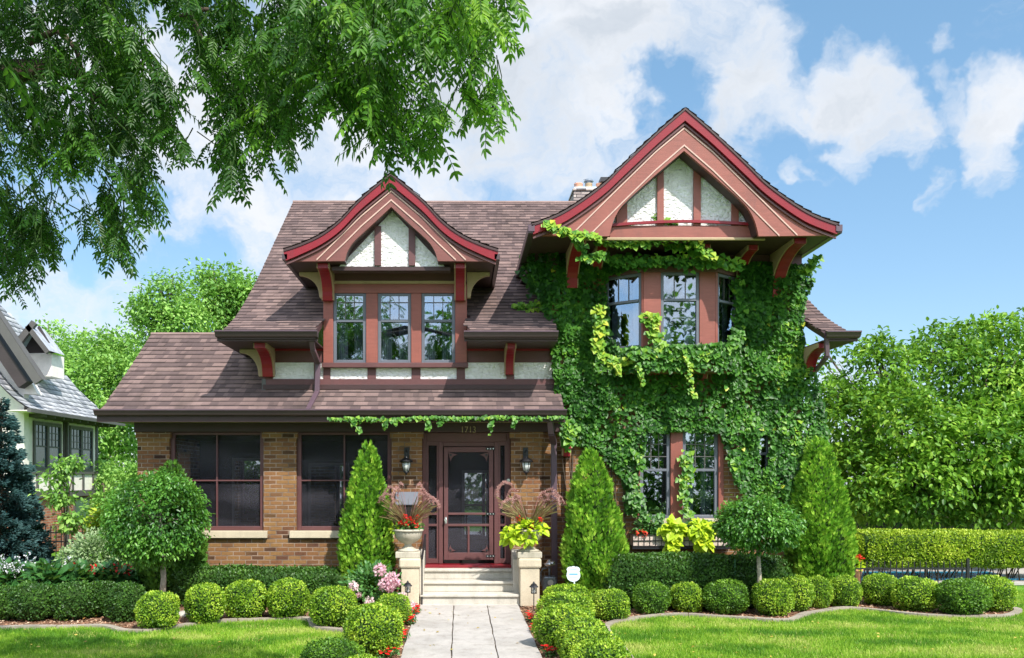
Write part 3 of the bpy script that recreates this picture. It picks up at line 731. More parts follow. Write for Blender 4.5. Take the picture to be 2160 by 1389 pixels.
bx('parapet_cap', M['brick'], hp, (PIER[0][1]+.01, X(399, 15), YW+.0035, YW+.13, zs+.001, ZW0-.001))
# --- lower wing window pair
y = YW+.02
for u0, u1 in ((1350, 1414), (1440, 1515)):
    sash(hp, X(u0, 15), X(u1, 15), LW[0][2], LW[0][3]-.05, y, Z(992, 15), .06, (3, 3) if False else (2, 2), 'slate', 'curtain' if u0 > 1400 else None, topblind=True)
bx('window_mullion', M['salmon'], hp, (X(1414, 15)+.001, X(1440, 15)-.001, YW-.02, YW+.1, LW[0][2], LW[0][3]-.05), bevel=.008)
bx('window_casing', M['salmon'], hp, (X(1515, 15)+.001, X(1526, 15), YW-.02, YW+.1, LW[0][2], LW[0][3]), (LW[0][0], X(1350, 15)-.001, YW-.02, YW+.1, LW[0][2], LW[0][3]), (X(1350, 15), X(1515, 15), YW-.018, YW+.1, LW[0][3]-.049, LW[0][3]+.03), bevel=.004)
bx('window_sill', M['stone'], hp, (LW[0][0]-.05, LW[0][1]+.08, YW-.08, YW+.1, LW[0][2]-.12, LW[0][2]-.001), bevel=.006)
sash(hp, LW2[0], LW2[1], LW2[2], LW2[3], y, (LW2[2]+LW2[3])/2, .04, None, 'slate')
bx('red_lintel', M['salmon'], hp, (X(1330, 15), X(1540, 15), YW-.03, YW-.002, Z(893, 15), Z(880, 15)), bevel=.005)

# --- bay window of the wing
yb = 14.58
BX = [(X(1275, 15), YW), (X(1357, yb), yb), (X(1508, yb), yb), (X(1558, 15), YW)]
zt_, zb3 = Z(567, yb), Z(733, yb)
def bayface(p, q, split, zlo, zhi, rail):
    # window on the segment p-q; split = (start,end) fractions of the sash
    v = Vector((q[0]-p[0], q[1]-p[1], 0)); L = v.length; d = v.normalized(); n = Vector((d.y, -d.x, 0))
    T = lambda x, y, z: tuple(Vector((p[0], p[1], 0))+d*x+n*(-y)+Vector((0, 0, z)))
    def blk(name, mat, par, *bs, bevel=0):
        m = MB()
        for b in bs: m.box(*b)
        m.v = [T(*c) for c in m.v]; return m.build(name, mat, par, bevel=bevel)
    a, b = split[0]*L, split[1]*L; fw = .05
    if a > .02: blk('bay_post', M['salmon'], hp, (0, a-.002, -.015, .06, zlo, zhi), bevel=.006)
    if L-b > .02: blk('bay_post', M['salmon'], hp, (b+.002, L, -.015, .06, zlo, zhi), bevel=.006)
    w = blk('bay_window', M['slate'], hp, (a, a+fw, 0, .06, zlo, zhi), (b-fw, b, 0, .06, zlo, zhi), (a+fw, b-fw, 0, .06, zhi-fw, zhi), (a+fw, b-fw, 0, .06, zlo, zlo+fw), bevel=.006)
    blk('meeting_rail', M['slate'], w, (a+fw, b-fw, -.008, .05, rail-.022, rail+.022), bevel=.004)
    blk('glass', M['glass'], w, (a+fw, b-fw, .036, .042, zlo+fw, rail-.022), (a+fw, b-fw, .018, .024, rail+.022, zhi-fw))
    gx0, gx1 = a+fw, b-fw
    blk('muntins', M['ntrim'], w, *[(gx0+(gx1-gx0)*t-.006, gx0+(gx1-gx0)*t+.006, .006, .016, rail+.022, zhi-fw) for t in (.33, .67)])
    blk('curtain', M['curtain'], w, (a+fw, a+fw+(b-a)*.25, .16, .17, zlo+.03, zhi-.03), (b-fw-(b-a)*.25, b-fw, .16, .17, zlo+.03, zhi-.03))
zl, zh, rl = Z(733, yb), Z(575, yb), Z(633, yb)
bayface(BX[0], BX[1], (.03, .95), zl, zh, rl)
bayface(BX[1], BX[2], (.245, .78), zl, zh, rl)
bayface(BX[2], BX[3], (.10, .92), zl, zh, rl)
foot = [(BX[0][0]-.04, YW), (BX[1][0]-.03, yb-.05), (BX[2][0]+.03, yb-.05), (BX[3][0]+.04, YW)]
MB().prism(foot, zl-.10, zl-.001, 'z').build('bay_sill', M['purple'], hp, bevel=.01)
MB().prism(foot, zh+.001, zh+.14, 'z').build('bay_head', M['purple'], hp, bevel=.01)
MB().prism([(BX[0][0], YW), (BX[1][0], yb), (BX[2][0], yb), (BX[3][0], YW)], zl-.42, zl-.101, 'z').build('bay_apron', M['brick'], hp)
MB().prism([(BX[0][0], YW), (BX[1][0], yb), (BX[2][0], yb), (BX[3][0], YW)], zh+.141, zh+.25, 'z').build('bay_frieze', M['purple'], hp)

# --- screen door and sidelights
yd = YW+.14
xa, xb = PIER[2][1], PIER[3][0]
zf = Z(1190, 15)-.01
dz0, dz1 = Z(1183, 15), Z(943, 15)
bx('door_frame', M['purple'], hp, (xa, X(899, 15), yd, yd+.1, zf, ZB), (X(1070, 15), xb, yd, yd+.1, zf, ZB), (X(925, 15), X(934, 15), yd-.01, yd+.1, zf, dz1+.09), (X(1043, 15), X(1052, 15), yd-.01, yd+.1, zf, dz1+.09),
   (X(899, 15), X(1070, 15), yd+.001, yd+.1, dz1+.091, ZB), (X(934, 15), X(1043, 15), yd+.001, yd+.1, dz1+.01, dz1+.09), bevel=.008)
bx('threshold', M['red'], hp, (xa, xb, YW-.16, yd+.1, zf-.06, zf-.001), bevel=.012)
bx('threshold_riser', M['purple'], hp, (xa, xb, YW-.10, YW+.1, zf-.26, zf-.061), bevel=.004)
zr1, zr2 = Z(1085, 15), Z(1109, 15)
for a, b in ((X(899, 15), X(925, 15)), (X(1052, 15), X(1070, 15))):
    s_ = bx('sidelight', M['purple'], hp, (a+.001, a+.035, yd+.01, yd+.06, zf+.01, dz1+.09), (b-.035, b-.001, yd+.01, yd+.06, zf+.01, dz1+.09), (a+.035, b-.035, yd+.01, yd+.06, zf+.01, zf+.09), (a+.035, b-.035, yd+.01, yd+.06, dz1+.03, dz1+.09),
       (a+.035, b-.035, yd+.012, yd+.055, zr1-.02, zr1+.02), (a+.035, b-.035, yd+.012, yd+.055, zr2-.02, zr2+.02))
    mesh_panel(s_, a+.03, b-.03, yd+.063, zf+.05, dz1+.05)
da, db = X(936, 15), X(1041, 15)
fw = .075
dr = bx('screen_door', M['purple'], hp, (da, da+fw, yd-.03, yd+.02, dz0, dz1), (db-fw, db, yd-.03, yd+.02, dz0, dz1), (da+fw, db-fw, yd-.03, yd+.02, dz1-.09, dz1), (da+fw, db-fw, yd-.03, yd+.02, dz0, dz0+.13),
        (da+fw, db-fw, yd-.025, yd+.015, zr1-.02, zr1+.02), (da+fw, db-fw, yd-.025, yd+.015, zr2-.022, zr2+.022), ((da+db)/2-.018, (da+db)/2+.018, yd-.024, yd+.014, dz0+.13, zr2-.0225), bevel=.006)
mesh_panel(dr, da+fw, db-fw, yd+.002, dz0+.13, dz1-.09)
m = MB()
def corner(cx, cz, sx, sz, r):
    pts = [(cx, cz)]
    for i in range(7):
        a = i/6*math.pi/2; pts.append((cx+sx*r*(1-math.sin(a)*.72), cz+sz*r*(1-math.cos(a)*.72)))
    if sx*sz < 0: pts = pts[::-1]
    m.prism(pts, yd-.02, yd+.008)
x0_, x1_ = da+fw, db-fw
corner(x0_, dz1-.09, 1, -1, .17); corner(x1_, dz1-.09, -1, -1, .17); corner(x0_, dz0+.13, 1, 1, .14); corner(x1_, dz0+.13, -1, 1, .14)
m.build('corner_fretwork', M['purple'], dr)
m = MB()
for c in ((x0_+.045, dz1-.14), (x1_-.045, dz1-.14), (x1_-.04, dz0+.17), (x0_+.04, dz0+.17)):
    m.tube([(c[0], yd-.024, c[1]), (c[0], yd-.0205, c[1])], .022, 10)
m.build('fretwork_holes', M['black'], dr)
hz = [dz1-.03, zr1, dz0+.07]
for z in hz:
    m = MB(); m.box(db-.13, db+.03, yd-.035, yd-.0305, z-.022, z+.022); m.build('hinge', M['black'], dr)
    for i in range(3): MB().tube([(db-.10+.05*i, yd-.042, z), (db-.10+.05*i, yd-.0355, z)], .011, 8).build('screw_head', M['chrome'], dr)
kx, kz = da+.035, Z(1098, 15)
MB().tube([(kx, yd-.031, kz), (kx, yd-.05, kz), (kx, yd-.085, kz)], [.02, .012, .026], 10).build('door_knob', M['chrome'], dr)
bx('knob_plate', M['chrome'], dr, (kx-.018, kx+.018, yd-.034, yd-.0305, kz-.06, kz+.05), bevel=.003)
dbell = MB(); dbell.tube([(X(1073, 15), yd-.03, Z(1014, 15)), (X(1073, 15), yd-.001, Z(1014, 15))], .03, 12); dbell.build('doorbell', M['chrome'], hp)

# house number
cu = bpy.data.curves.new('house_number', 'FONT'); cu.body = '1713'; cu.size = .155; cu.extrude = .008; cu.align_x = 'CENTER'
tmp = bpy.data.objects.new('tmp_number', cu); C.objects.link(tmp)
bpy.context.view_layer.update()
me = bpy.data.meshes.new_from_object(tmp.evaluated_get(bpy.context.evaluated_depsgraph_get()))
bpy.data.objects.remove(tmp)
for v in me.vertices:
    x, y_, z = v.co; v.co = (X(988, 14.95)+x*.9, 14.945-z, Z(913, 14.95)+y_)
me.materials.clear()
link('house_number', me, M['tan'], hp)

# --- porch lanterns on the piers, fixed to the house
def lantern(x, zt):
    y = YW-.16
    o = MB().tube([(x, YW-.01, zt+.10), (x, YW-.10, zt+.155), (x, y, zt+.11), (x, y, zt+.05)], .009, 6)
    o.lathe([(.012, .05), (.03, .035), (.035, .02), (.095, -.02), (.12, -.045), (.115, -.06), (.075, -.062)], (x, y, zt), 16)
    o.lathe([(.045, -.215), (.05, -.235), (.02, -.26), (.008, -.29)], (x, y, zt), 12)
    for i in range(6):
        a = i*math.pi/3; o.bar((x+.078*math.cos(a), y+.078*math.sin(a), zt-.06), (x+.048*math.cos(a), y+.048*math.sin(a), zt-.22), .009)
    o.box(x-.045, x+.045, YW-.018, YW-.002, zt-.05, zt+.2)
    l = o.build('porch_lantern', M['black'], hp, smooth=False)
    MB().lathe([(.04, -.214), (.066, -.14), (.072, -.066)], (x, y, zt), 14).build('lamp_glass', M['frost'], l, smooth=True)
lantern(X(857, 14.84), Z(968, 14.84)); lantern(X(1110, 14.84), Z(968, 14.84))
# --- mailbox on the left pier
mb_ = empty('wall_mailbox', (X(858, 14.9), 14.9, Z(1070, 14.9)), 'dark metal mailbox with a patterned lid on the brick pier left of the door', 'mailbox')
bx('box_body', M['black'], mb_, (X(836, 14.9), X(880, 14.9), 14.86, 14.99, Z(1100, 14.9), Z(1066, 14.9)), bevel=.01)
MB().prism([(14.83, Z(1064, 14.9)), (14.83, Z(1066, 14.9)), (14.99, Z(1062, 14.9)), (14.99, Z(1038, 14.9)), (14.95, Z(1038, 14.9))], X(834, 14.9), X(882, 14.9), 'x').build('lid', M['slate'], mb_, bevel=.006)

# --- chimney
ch = MB(); cy = 20.4
chx = lambda u: X(u, cy); chz = lambda v: Z(v, cy)
cc = bx('chimney', M['chimbrick'], hp, (chx(1210), chx(1330), cy, cy+.8, 8.2, chz(403)), (chx(1208), chx(1332), cy-.03, cy+.83, chz(403)+.001, chz(398)), bevel=.01)
bx('chimney_crown', M['white'], cc, (chx(1212), chx(1328), cy+.02, cy+.78, chz(398)+.001, chz(394)))
for u, r, mt in ((1225, .11, 'terra'), (1247, .095, 'tan'), (1272, .11, 'terra'), (1300, .12, 'terra')):
    MB().lathe([(r*1.05, 0), (r, .05), (r*.92, .17), (r*.98, .18), (r*.98, .2)], (chx(u), cy+.4, chz(394)), 14).build('chimney_pot', M[mt], cc, smooth=True)
MB().lathe([(.08, .205), (.08, .24), (.12, .25), (.09, .30), (.01, .33)], (chx(1247), cy+.4, chz(394)), 14).build('chimney_cap', M['metal'], cc)
bx('chimney_cowl', M['black'], cc, (chx(1270), chx(1290), cy+.2, cy+.5, chz(394)+.201, chz(394)+.30))
MB().tube([(chx(1218), cy+.35, chz(394)), (chx(1218), cy+.35, chz(374))], .012, 6).tube([(chx(1239), cy+.35, chz(394)), (chx(1239), cy+.35, chz(368))], .006, 6).tube([(chx(1235), cy+.35, chz(369)), (chx(1243), cy+.35, chz(367))], .005, 6).build('antenna', M['metal'], cc)
# ================================================================== GROUND
def struct(o): o['kind'] = 'structure'; return o
m = MB(); m.poly([(-90, -40, -.02), (90, -40, -.02), (90, 140, -.02), (-90, 140, -.02)])
def lawnmat():
    m_, nt, out = newmat('lawn_soil_and_grass')
    v = coords(nt, 'Object')
    a = nz(nt, v, .9, 6, .6, .5); b = nz(nt, v, 30, 5, .7)
    col = ramp(nt, mth(nt, 'ADD', mth(nt, 'MULTIPLY', a, .6), mth(nt, 'MULTIPLY', b, .4)), [(.35, (.06, .16, .015)), (.5, (.10, .24, .022)), (.65, (.16, .32, .03))])
    pbsdf(nt, out, col, .9, .1, bump(nt, b, .8, .02)); return m_
M['lawn'] = lawnmat()
struct(m.build('lawn', M['lawn']))
struct(bx('sidewalk', M['concrete'], None, (-60, 60, 2.2, 4.0, -.03, .02)))
struct(bx('road', M['asphalt'], None, (-80, 80, -12, -2.5, -.03, .0)))
struct(bx('kerb', M['concrete'], None, (-80, 80, -2.499, -2.3, -.03, .12)))
# planting beds (mulch) -- outlines in ground coordinates
LE = [(-300, 1322), (0, 1326), (200, 1323), (262, 1332), (330, 1331), (420, 1316), (500, 1311), (640, 1307), (668, 1326), (735, 1334), (700, 1375), (640, 1480), (800, 1480)]
left_edge = [G(u, v) for u, v in LE]
RE = [(1180, 1480), (1290, 1470), (1330, 1400), (1277, 1326), (1340, 1307), (1413, 1299), (1523, 1303), (1651, 1311), (1706, 1296), (1775, 1286), (1841, 1288), (1929, 1299), (2017, 1302), (2105, 1303), (2140, 1296), (2147, 1289), (2122, 1283)]
right_edge = [G(u, v) for u, v in RE]
wx0, wx1 = -.70, .965
lp = left_edge[:-1]+[(wx0, left_edge[-1][1]), (wx0, 15.05), (-5.7, 15.05), (-5.7, 17), (-14, 17), (-14, left_edge[0][1])]
rp = [(wx1, right_edge[0][1])]+right_edge[1:]+[(9.2, 14.6), (9.2, 15.6), (6.0, 15.6), (6.0, 15.05), (wx1, 15.05)]
def cr(pts):
    out = []
    P = [Vector((p[0], p[1], 0)) for p in pts]; P = [P[0]]+P+[P[-1]]
    for i in range(1, len(P)-2):
        for j in range(6):
            t = j/6; a, b, c, d = P[i-1:i+3]
            q = .5*((2*b)+(c-a)*t+(2*a-5*b+4*c-d)*t*t+(3*b-3*c+d-a)*t**3); out.append((q.x, q.y))
    out.append((P[-1].x, P[-1].y)); return out
ls = cr(left_edge[:-1]); rs = cr(right_edge[1:])
lp = ls+[(-.75, ls[-1][1]), (wx0, 9.0) if False else (wx0, ls[-1][1]+.01), (wx0, 15.05), (-5.7, 15.05), (-5.7, 17), (-14, 17)]
rp = [(wx1, rs[0][1])]+rs+[(9.2, 14.6), (9.2, 15.6), (6.0, 15.6), (6.0, 15.05), (wx1, 15.05)]
from mathutils.geometry import tessellate_polygon
def flat(name, pts, z, mat):
    tri = tessellate_polygon([[Vector((p[0], p[1], 0)) for p in pts]])
    mb = MB(); mb.add([(p[0], p[1], z) for p in pts], [tuple(t) for t in tri])
    o = mb.build(name, mat)
    return o
struct(flat('mulch_bed', lp, 0.0, M['mulch'])); struct(flat('mulch_bed', rp, 0.0, M['mulch']))
def inpoly(x, y, P):
    c = False; n = len(P); j = n-1
    for i in range(n):
        if (P[i][1] > y) != (P[j][1] > y) and x < (P[j][0]-P[i][0])*(y-P[i][1])/(P[j][1]-P[i][1])+P[i][0]: c = not c
        j = i
    return c
# concrete edging of separate curved pieces
def edging(name, pts, label):
    mb = MB(); i = 0
    pts = [tuple(p) for p in resample(pts, step=.12)]
    for k in range(len(pts)-1):
        p, q = Vector((*pts[k], 0)), Vector((*pts[k+1], 0)); d = (q-p).normalized(); n = Vector((-d.y, d.x, 0))
        if k % 8 == 7: q = q-d*.012
        zz = .035+.006*math.sin(k*.7)
        V = [p+n*.055, p-n*.055, q-n*.055, q+n*.055]
        mb.add([(a.x, a.y, z) for z in (-.01, zz) for a in V], [(0, 1, 2, 3), (4, 7, 6, 5), (0, 4, 5, 1), (1, 5, 6, 2), (2, 6, 7, 3), (3, 7, 4, 0)])
    o = mb.build(name, M['edge']); return tag(o, label, 'edging', 'bed edging')
edging('bed_edging', cr(left_edge[:-3]), 'low curved concrete edging between the left lawn and the planting bed')
edging('bed_edging', rs, 'low curved concrete edging between the right lawn and the boxwood bed')
# path: three columns of slabs, worn joints
pm = MB()
js = [14.02, 12.9, 11.8, 10.72, 9.64, 8.5, 7.3, 6.2, 5.1, 4.01]
cols = [wx0, -.10, .445, wx1]
for a in range(3):
    for b in range(len(js)-1):
        x0, x1, y0, y1 = cols[a]+.007, cols[a+1]-.007, js[b+1]+.008, js[b]-.008
        dz = rnd.uniform(-.004, .004); n = 6
        L = [(x0+.003*math.sin(7*(y0+(y1-y0)*i/n))+rnd.uniform(-.003, .003), y0+(y1-y0)*i/n) for i in range(n+1)]
        Rr = [(x1+.003*math.sin(7*(y0+(y1-y0)*i/n))+rnd.uniform(-.003, .003), y0+(y1-y0)*i/n) for i in range(n+1)]
        pm.prism(L[::-1]+Rr, -.005, .022+dz, 'z')
struct(pm.build('path', M['concrete'], bevel=.004))
struct(bx('path_bed', M['bark'], None, (wx0, wx1, 4.01, 14.02, -.03, .006)))
# steps
st_ = empty('entrance_steps', (.13, 14.4, 0), 'worn limestone steps rising to the screen door between the two piers', 'steps')
sx0, sx1 = -.655, .985
for i, (yf, z1) in enumerate(((14.02, .19), (14.33, .365), (14.63, .54))):
    z0 = (0, .19, .365)[i]
    mb = MB(); mb.box(sx0, sx1, yf+.02, 15.0-.17 if i == 2 else yf+.36, z0, z1-.045); mb.box(sx0-.0, sx1+.0, yf-.012, 15.0-.17 if i == 2 else yf+.37, z1-.0449, z1)
    mb.build('step', M['step'], st_, bevel=.012)
bx('landing', M['step'], st_, (sx0, sx1, 13.72+.3, 14.039, .0, .028), bevel=.006)
# piers with caps
def pier(name, x0, x1, label):
    p = empty(name, ((x0+x1)/2, 14.2, 0), label, 'pier', 'limestone piers beside the steps')
    zc = .79
    m = MB(); m.box(x0+.02, x1-.02, 13.95, 14.30, 0, zc-.16); m.build('shaft', M['stone'], p, bevel=.015)
    bx('cap', M['stone'], p, (x0-.01, x1+.01, 13.92, 14.33, zc-.159, zc), bevel=.03)
    s0, s1 = (x1-.14, x1+.045) if x0 < 0 else (x0-.07, x0+.14)
    mb = MB(); mb.prism([(14.301, 0), (14.99, 0), (14.99, .86), (14.301, .74)], s0, s1, 'x'); mb.build('cheek_wall', M['step'], p, bevel=.01)
    return p
pier('stone_pier', X(843, 13.93), X(886, 13.93)-.0, 'limestone pier left of the entrance steps carrying the urn of red flowers')
pier('stone_pier', X(1095, 13.93), X(1141, 13.93), 'limestone pier right of the entrance steps carrying the urn of lime green vine')
# urns
def urn(cx, cy, label):
    zb = .791
    u = empty('garden_urn', (cx, cy, zb), label, 'urn', 'stone urns on the step piers')
    bx('plinth', M['urn'], u, (cx-.20, cx+.20, cy-.17, cy+.17, zb, zb+.10), bevel=.012)
    mb = MB(); mb.lathe([(.165, .101), (.16, .13), (.10, .15), (.06, .19), (.055, .215), (.08, .235), (.15, .27), (.205, .33), (.225, .40), (.225, .43)], (cx, cy, zb), 48, .035, 24)
    mb.lathe([(.225, .431), (.25, .435), (.255, .455), (.235, .47), (.20, .46), (.19, .43)], (cx, cy, zb), 48)
    mb.build('bowl', M['urn'], u, smooth=True)
    return u
urn(X(861, 14.12), 14.12, 'fluted stone urn with red flowers on the left pier')
urn(X(1116, 14.12), 14.12, 'fluted stone urn half hidden by lime green vine on the right pier')
# handrail
hr = empty('handrail', (-.63, 14.4, 0), 'thin black iron handrail slanting down the left side of the steps', 'handrail')
P3 = lambda u, v, d: (X(u, d), d, Z(v, d))
mb = MB(); mb.bar(P3(897, 1128, 14.98), (P3(890, 1150, 14.0)[0], 14.02, P3(890, 1180, 14.0)[2]), .035, .02); mb.build('top_rail', M['black'], hr)
mb = MB(); mb.bar((P3(890, 1150, 14.0)[0], 14.02, .0), (P3(890, 1150, 14.0)[0], 14.02, P3(890, 1180, 14.0)[2]+.02), .022); mb.build('post', M['black'], hr)
mb = MB(); mb.bar((X(897, 14.9), 14.9, .54), (X(897, 14.9), 14.9, Z(1130, 14.9)), .022); mb.build('post', M['black'], hr)

# ================================================================== SMALL THINGS
def pathlight(x, y, ztop, label):
    o = empty('path_light', (x, y, 0), label, 'path light', 'lantern path lights beside the steps')
    MB().tube([(x, y, 0), (x, y, ztop-.19)], .008, 6).build('stake', M['black'], o)
    mb = MB(); mb.box(x-.045, x+.045, y-.045, y+.045, ztop-.19, ztop-.178)
    for a in (-1, 1):
        for b in (-1, 1): mb.bar((x+a*.038, y+b*.038, ztop-.18), (x+a*.038, y+b*.038, ztop-.09), .009)
    mb.bar((x, y-.04, ztop-.18), (x, y-.04, ztop-.09), .006); mb.bar((x-.04, y-.042, ztop-.135), (x+.04, y-.042, ztop-.135), .006)
    mb.lathe([(.075, -.09), (.07, -.08), (.045, -.055), (.05, -.05), (.02, -.03), (.012, -.01), (.004, 0)], (x, y, ztop), 8)
    mb.build('lantern_cage', M['black'], o)
    MB().lathe([(.026, -.177), (.026, -.091)], (x, y, ztop), 8).build('lamp_glass', M['frost'], o)
d1 = 13.6
pathlight(X(860, d1), d1, Z(1225, d1), 'black lantern path light in front of the left pier')
pathlight(X(1126, d1), d1, Z(1227, d1), 'black lantern path light in front of the right pier')
gm = empty('gas_meter', (X(1160, 14.7), 14.7, 0), 'grey gas meter with pipe and regulator against the brick wall right of the pier', 'gas meter')
gxx = lambda u: X(u, 14.7); gzz = lambda v: Z(v, 14.7)
MB().prism([(gxx(1145), gzz(1250)), (gxx(1172), gzz(1250)), (gxx(1174), gzz(1225)), (gxx(1172), gzz(1216)), (gxx(1146), gzz(1216)), (gxx(1144), gzz(1225))], 14.62, 14.80).build('meter_body', M['metal'], gm, bevel=.02)
MB().tube([(gxx(1160), 14.61, gzz(1228)), (gxx(1160), 14.60, gzz(1228))], .05, 14).build('dial', M['frost'], gm)
MB().tube([(gxx(1159), 14.7, gzz(1216)), (gxx(1159), 14.7, gzz(1196))], .02, 8).tube([(gxx(1146), 14.72, gzz(1240)), (gxx(1141), 14.72, gzz(1225)), (gxx(1141), 14.72, gzz(1208)), (gxx(1145), 14.72, gzz(1201)), (gxx(1154), 14.72, gzz(1199))], .014, 8).build('pipe', M['metal'], gm, smooth=True)
mb = MB(); mb.lathe([(.03, -.05), (.06, -.04), (.085, -.01), (.085, .01), (.05, .03), (.03, .07), (.01, .08)], (gxx(1158), 14.68, gzz(1190)), 14)
mb.tube([(gxx(1160), 14.66, gzz(1190)), (gxx(1170), 14.66, gzz(1188))], [.05, .045], 10); mb.build('regulator', M['chrome'], gm, smooth=True)
mb = MB(); mb.tube([(gxx(1160), 14.61, gzz(1238)), (gxx(1160), 14.56, gzz(1241)), (gxx(1164), 14.56, gzz(1244))], .016, 8); mb.build('valve', M['brass'], gm)
# yard sign
sg = empty('yard_sign', (X(1210, 13.6), 13.6, 0), 'pale blue shield shaped security yard sign on a stake beside the conical evergreen', 'sign')
d = 13.6; c = (X(1209.5, d), Z(1212, d)); s = d/F
shp = [(-12.5, 7), (-14.5, 10), (-12.5, 14), (-8.5, 16), (-4, 16), (0, 17.5), (4, 16), (8.5, 16), (12, 14), (14.5, 10), (12.5, 7), (14, 1), (14.4, -4), (12, -10), (7, -14), (0, -16), (-7, -14), (-12, -10), (-14.4, -4), (-14, 1)]
MB().prism([(c[0]+a*s, c[1]+b*s) for a, b in shp], d-.004, d+.004).build('shield_panel', M['white'], sg)
bx('printed_band', M['blue'], sg, (c[0]-9*s, c[0]+9*s, d-.0065, d-.0045, c[1]-1.2*s, c[1]+2*s), (c[0]-7*s, c[0]+7*s, d-.0065, d-.0045, c[1]+9.3*s, c[1]+10.3*s), (c[0]-9*s, c[0]+9*s, d-.0065, d-.0045, c[1]-7.8*s, c[1]-6.8*s))
bx('stake', M['white'], sg, (c[0]+.004, c[0]+.026, d+.0045, d+.012, 0, c[1]-5*s))
# window box
wbx = empty('window_box', (X(1442, 14.75), 14.75, Z(1140, 14.75)), 'long wire window box with a pale coir liner under the lower window', 'window box')
q = 14.7; a0, a1, c0, c1 = X(1335, q), X(1551, q), Z(1153, q), Z(1129, q)
bx('liner', M['coir'], wbx, (a0+.01, a1-.01, q+.012, q+.28, c0+.01, c1-.005))
m = MB()
for z in (c0, (c0+c1)/2, c1): m.bar((a0, q, z), (a1, q, z), .012); 
for z in (c0, c1): m.bar((a0, q, z), (a0, q+.29, z), .012); m.bar((a1, q, z), (a1, q+.29, z), .012)
for i in range(19):
    x = a0+(a1-a0)*i/18; m.bar((x, q, c0), (x, q, c1), .008)
m.bar((a0-.01, q, c0-.03), (a1+.01, q, c0-.03), .03)
m.build('wire_frame', M['black'], wbx)
# dark fence, pool, deck on the right
def iron_fence(name, p, q_, z1, label, sp=.11, rails=(.08, .9)):
    o = empty(name, ((p[0]+q_[0])/2, (p[1]+q_[1])/2, 0), label, 'fence')
    P, Q_ = Vector((*p, 0)), Vector((*q_, 0)); n = int((Q_-P).length/sp); m = MB()
    for i in range(n+1):
        c = P.lerp(Q_, i/n); m.bar((c.x, c.y, 0), (c.x, c.y, z1+.02), .016)
        if i < n: m.add([(c.x-.012, c.y, z1+.02), (c.x+.012, c.y, z1+.02), (c.x, c.y, z1+.07)], [(0, 1, 2)])
    m.build('pickets', M['black'], o)
    m = MB()
    for r in rails: m.bar((P.x, P.y, z1*r), (Q_.x, Q_.y, z1*r), .03, .025)
    m.build('rails', M['black'], o)
    k = max(1, int((Q_-P).length/2.2))
    for i in range(k+1):
        c = P.lerp(Q_, i/k); MB().bar((c.x, c.y, 0), (c.x, c.y, z1+.1), .05).build('post', M['black'], o)
    return o
iron_fence('iron_fence', (6.3, 16.3), (9.7, 16.3), .46, 'low black iron picket fence in front of the pool deck', rails=(.12, .8))
iron_fence('iron_fence', (-12.6, 18.0), (-6.2, 18.0), 1.05, 'black iron picket fence behind the flower bed at the left', rails=(.12, .72, .9))
struct(bx('pool_deck', M['concrete'], None, (6.6, 14, 16.8, 21.5, -.01, .03)))
mw, nt, out = newmat('pool_water'); v = coords(nt, 'Object')
pbsdf(nt, out, (.05, .38, .60), .08, .5, bump(nt, nz(nt, v, 9, 3), .4, .02)); M['water'] = mw
struct(bx('pool_water', M['water'], None, (8.0, 11.5, 17.3, 18.6, .031, .06)))
bx_o = bx('board_fence', M['woodfence'], None, *[(7.2+i*.15, 7.34+i*.15, 23.0, 23.03, 0, 1.12+.01*(i % 3)) for i in range(75)], (7.2, 18.4, 23.031, 23.08, .9, 1.0))
tag(bx_o, 'dark wooden board fence in the shade behind the far right hedge', 'fence')
# stake by the yew, stepping stones
tag(MB().bar((X(1550, 13.6), 13.6, 0), (X(1550, 13.6), 13.6, Z(1180, 13.6)), .02).build('plant_stake', M['greenpost']), 'green metal plant stake standing in front of the long yew hedge', 'stake')
def rock(name, cx, cy, rx, ry, rz, label, group=None):
    mb = MB(); mb.lathe([(rx*.9, 0), (rx, rz*.5), (rx*.8, rz*.95), (rx*.3, rz)], (0, 0, 0), 12)
    mb.v = [(cx+x*(1+.18*noise.noise(Vector((x*9+cx, y*9, z*9)))), cy+y*ry/rx, z) for x, y, z in mb.v]
    return tag(mb.build(name, M['step'], None, smooth=True), label, 'rock', group)
x, y = G(110, 1300); rock('stepping_stone', x, y+.1, .16, .2, .09, 'flat pale rock between the two leftmost dark bushes')
x, y = G(390, 1302); rock('stepping_stone', x, y+.1, .15, .2, .07, 'flat pale rock behind the lone left boxwood ball')
# fallen leaves / chips: loose scatter
def ground_scatter(name, polys, n, size, mat, z, ymin=9.8, ymax=15, xr=(-9, 9), avoid=None, tmpl=DIAM, up=.0):
    P = []
    while len(P) < n:
        x, y = rnd.uniform(*xr), rnd.uniform(ymin, ymax)
        if any(inpoly(x, y, p) for p in polys): P.append((x, y, z+rnd.random()*.012))
    P = np.array(P); ax = rdir(n); ax[:, 2] *= .25; nn = rdir(n)*.35+np.array([0, 0, 1])
    o = scatter(name, tmpl, P, ax, nn, rng.uniform(*size, n), rng.random(n), mat); o['kind'] = 'stuff'; return o
ground_scatter('mulch_chips', [lp, rp], 26000, (.02, .06), M['chips'], .004)
tag(bpy.data.objects['mulch_chips'], 'loose reddish bark mulch covering both planting beds', None)
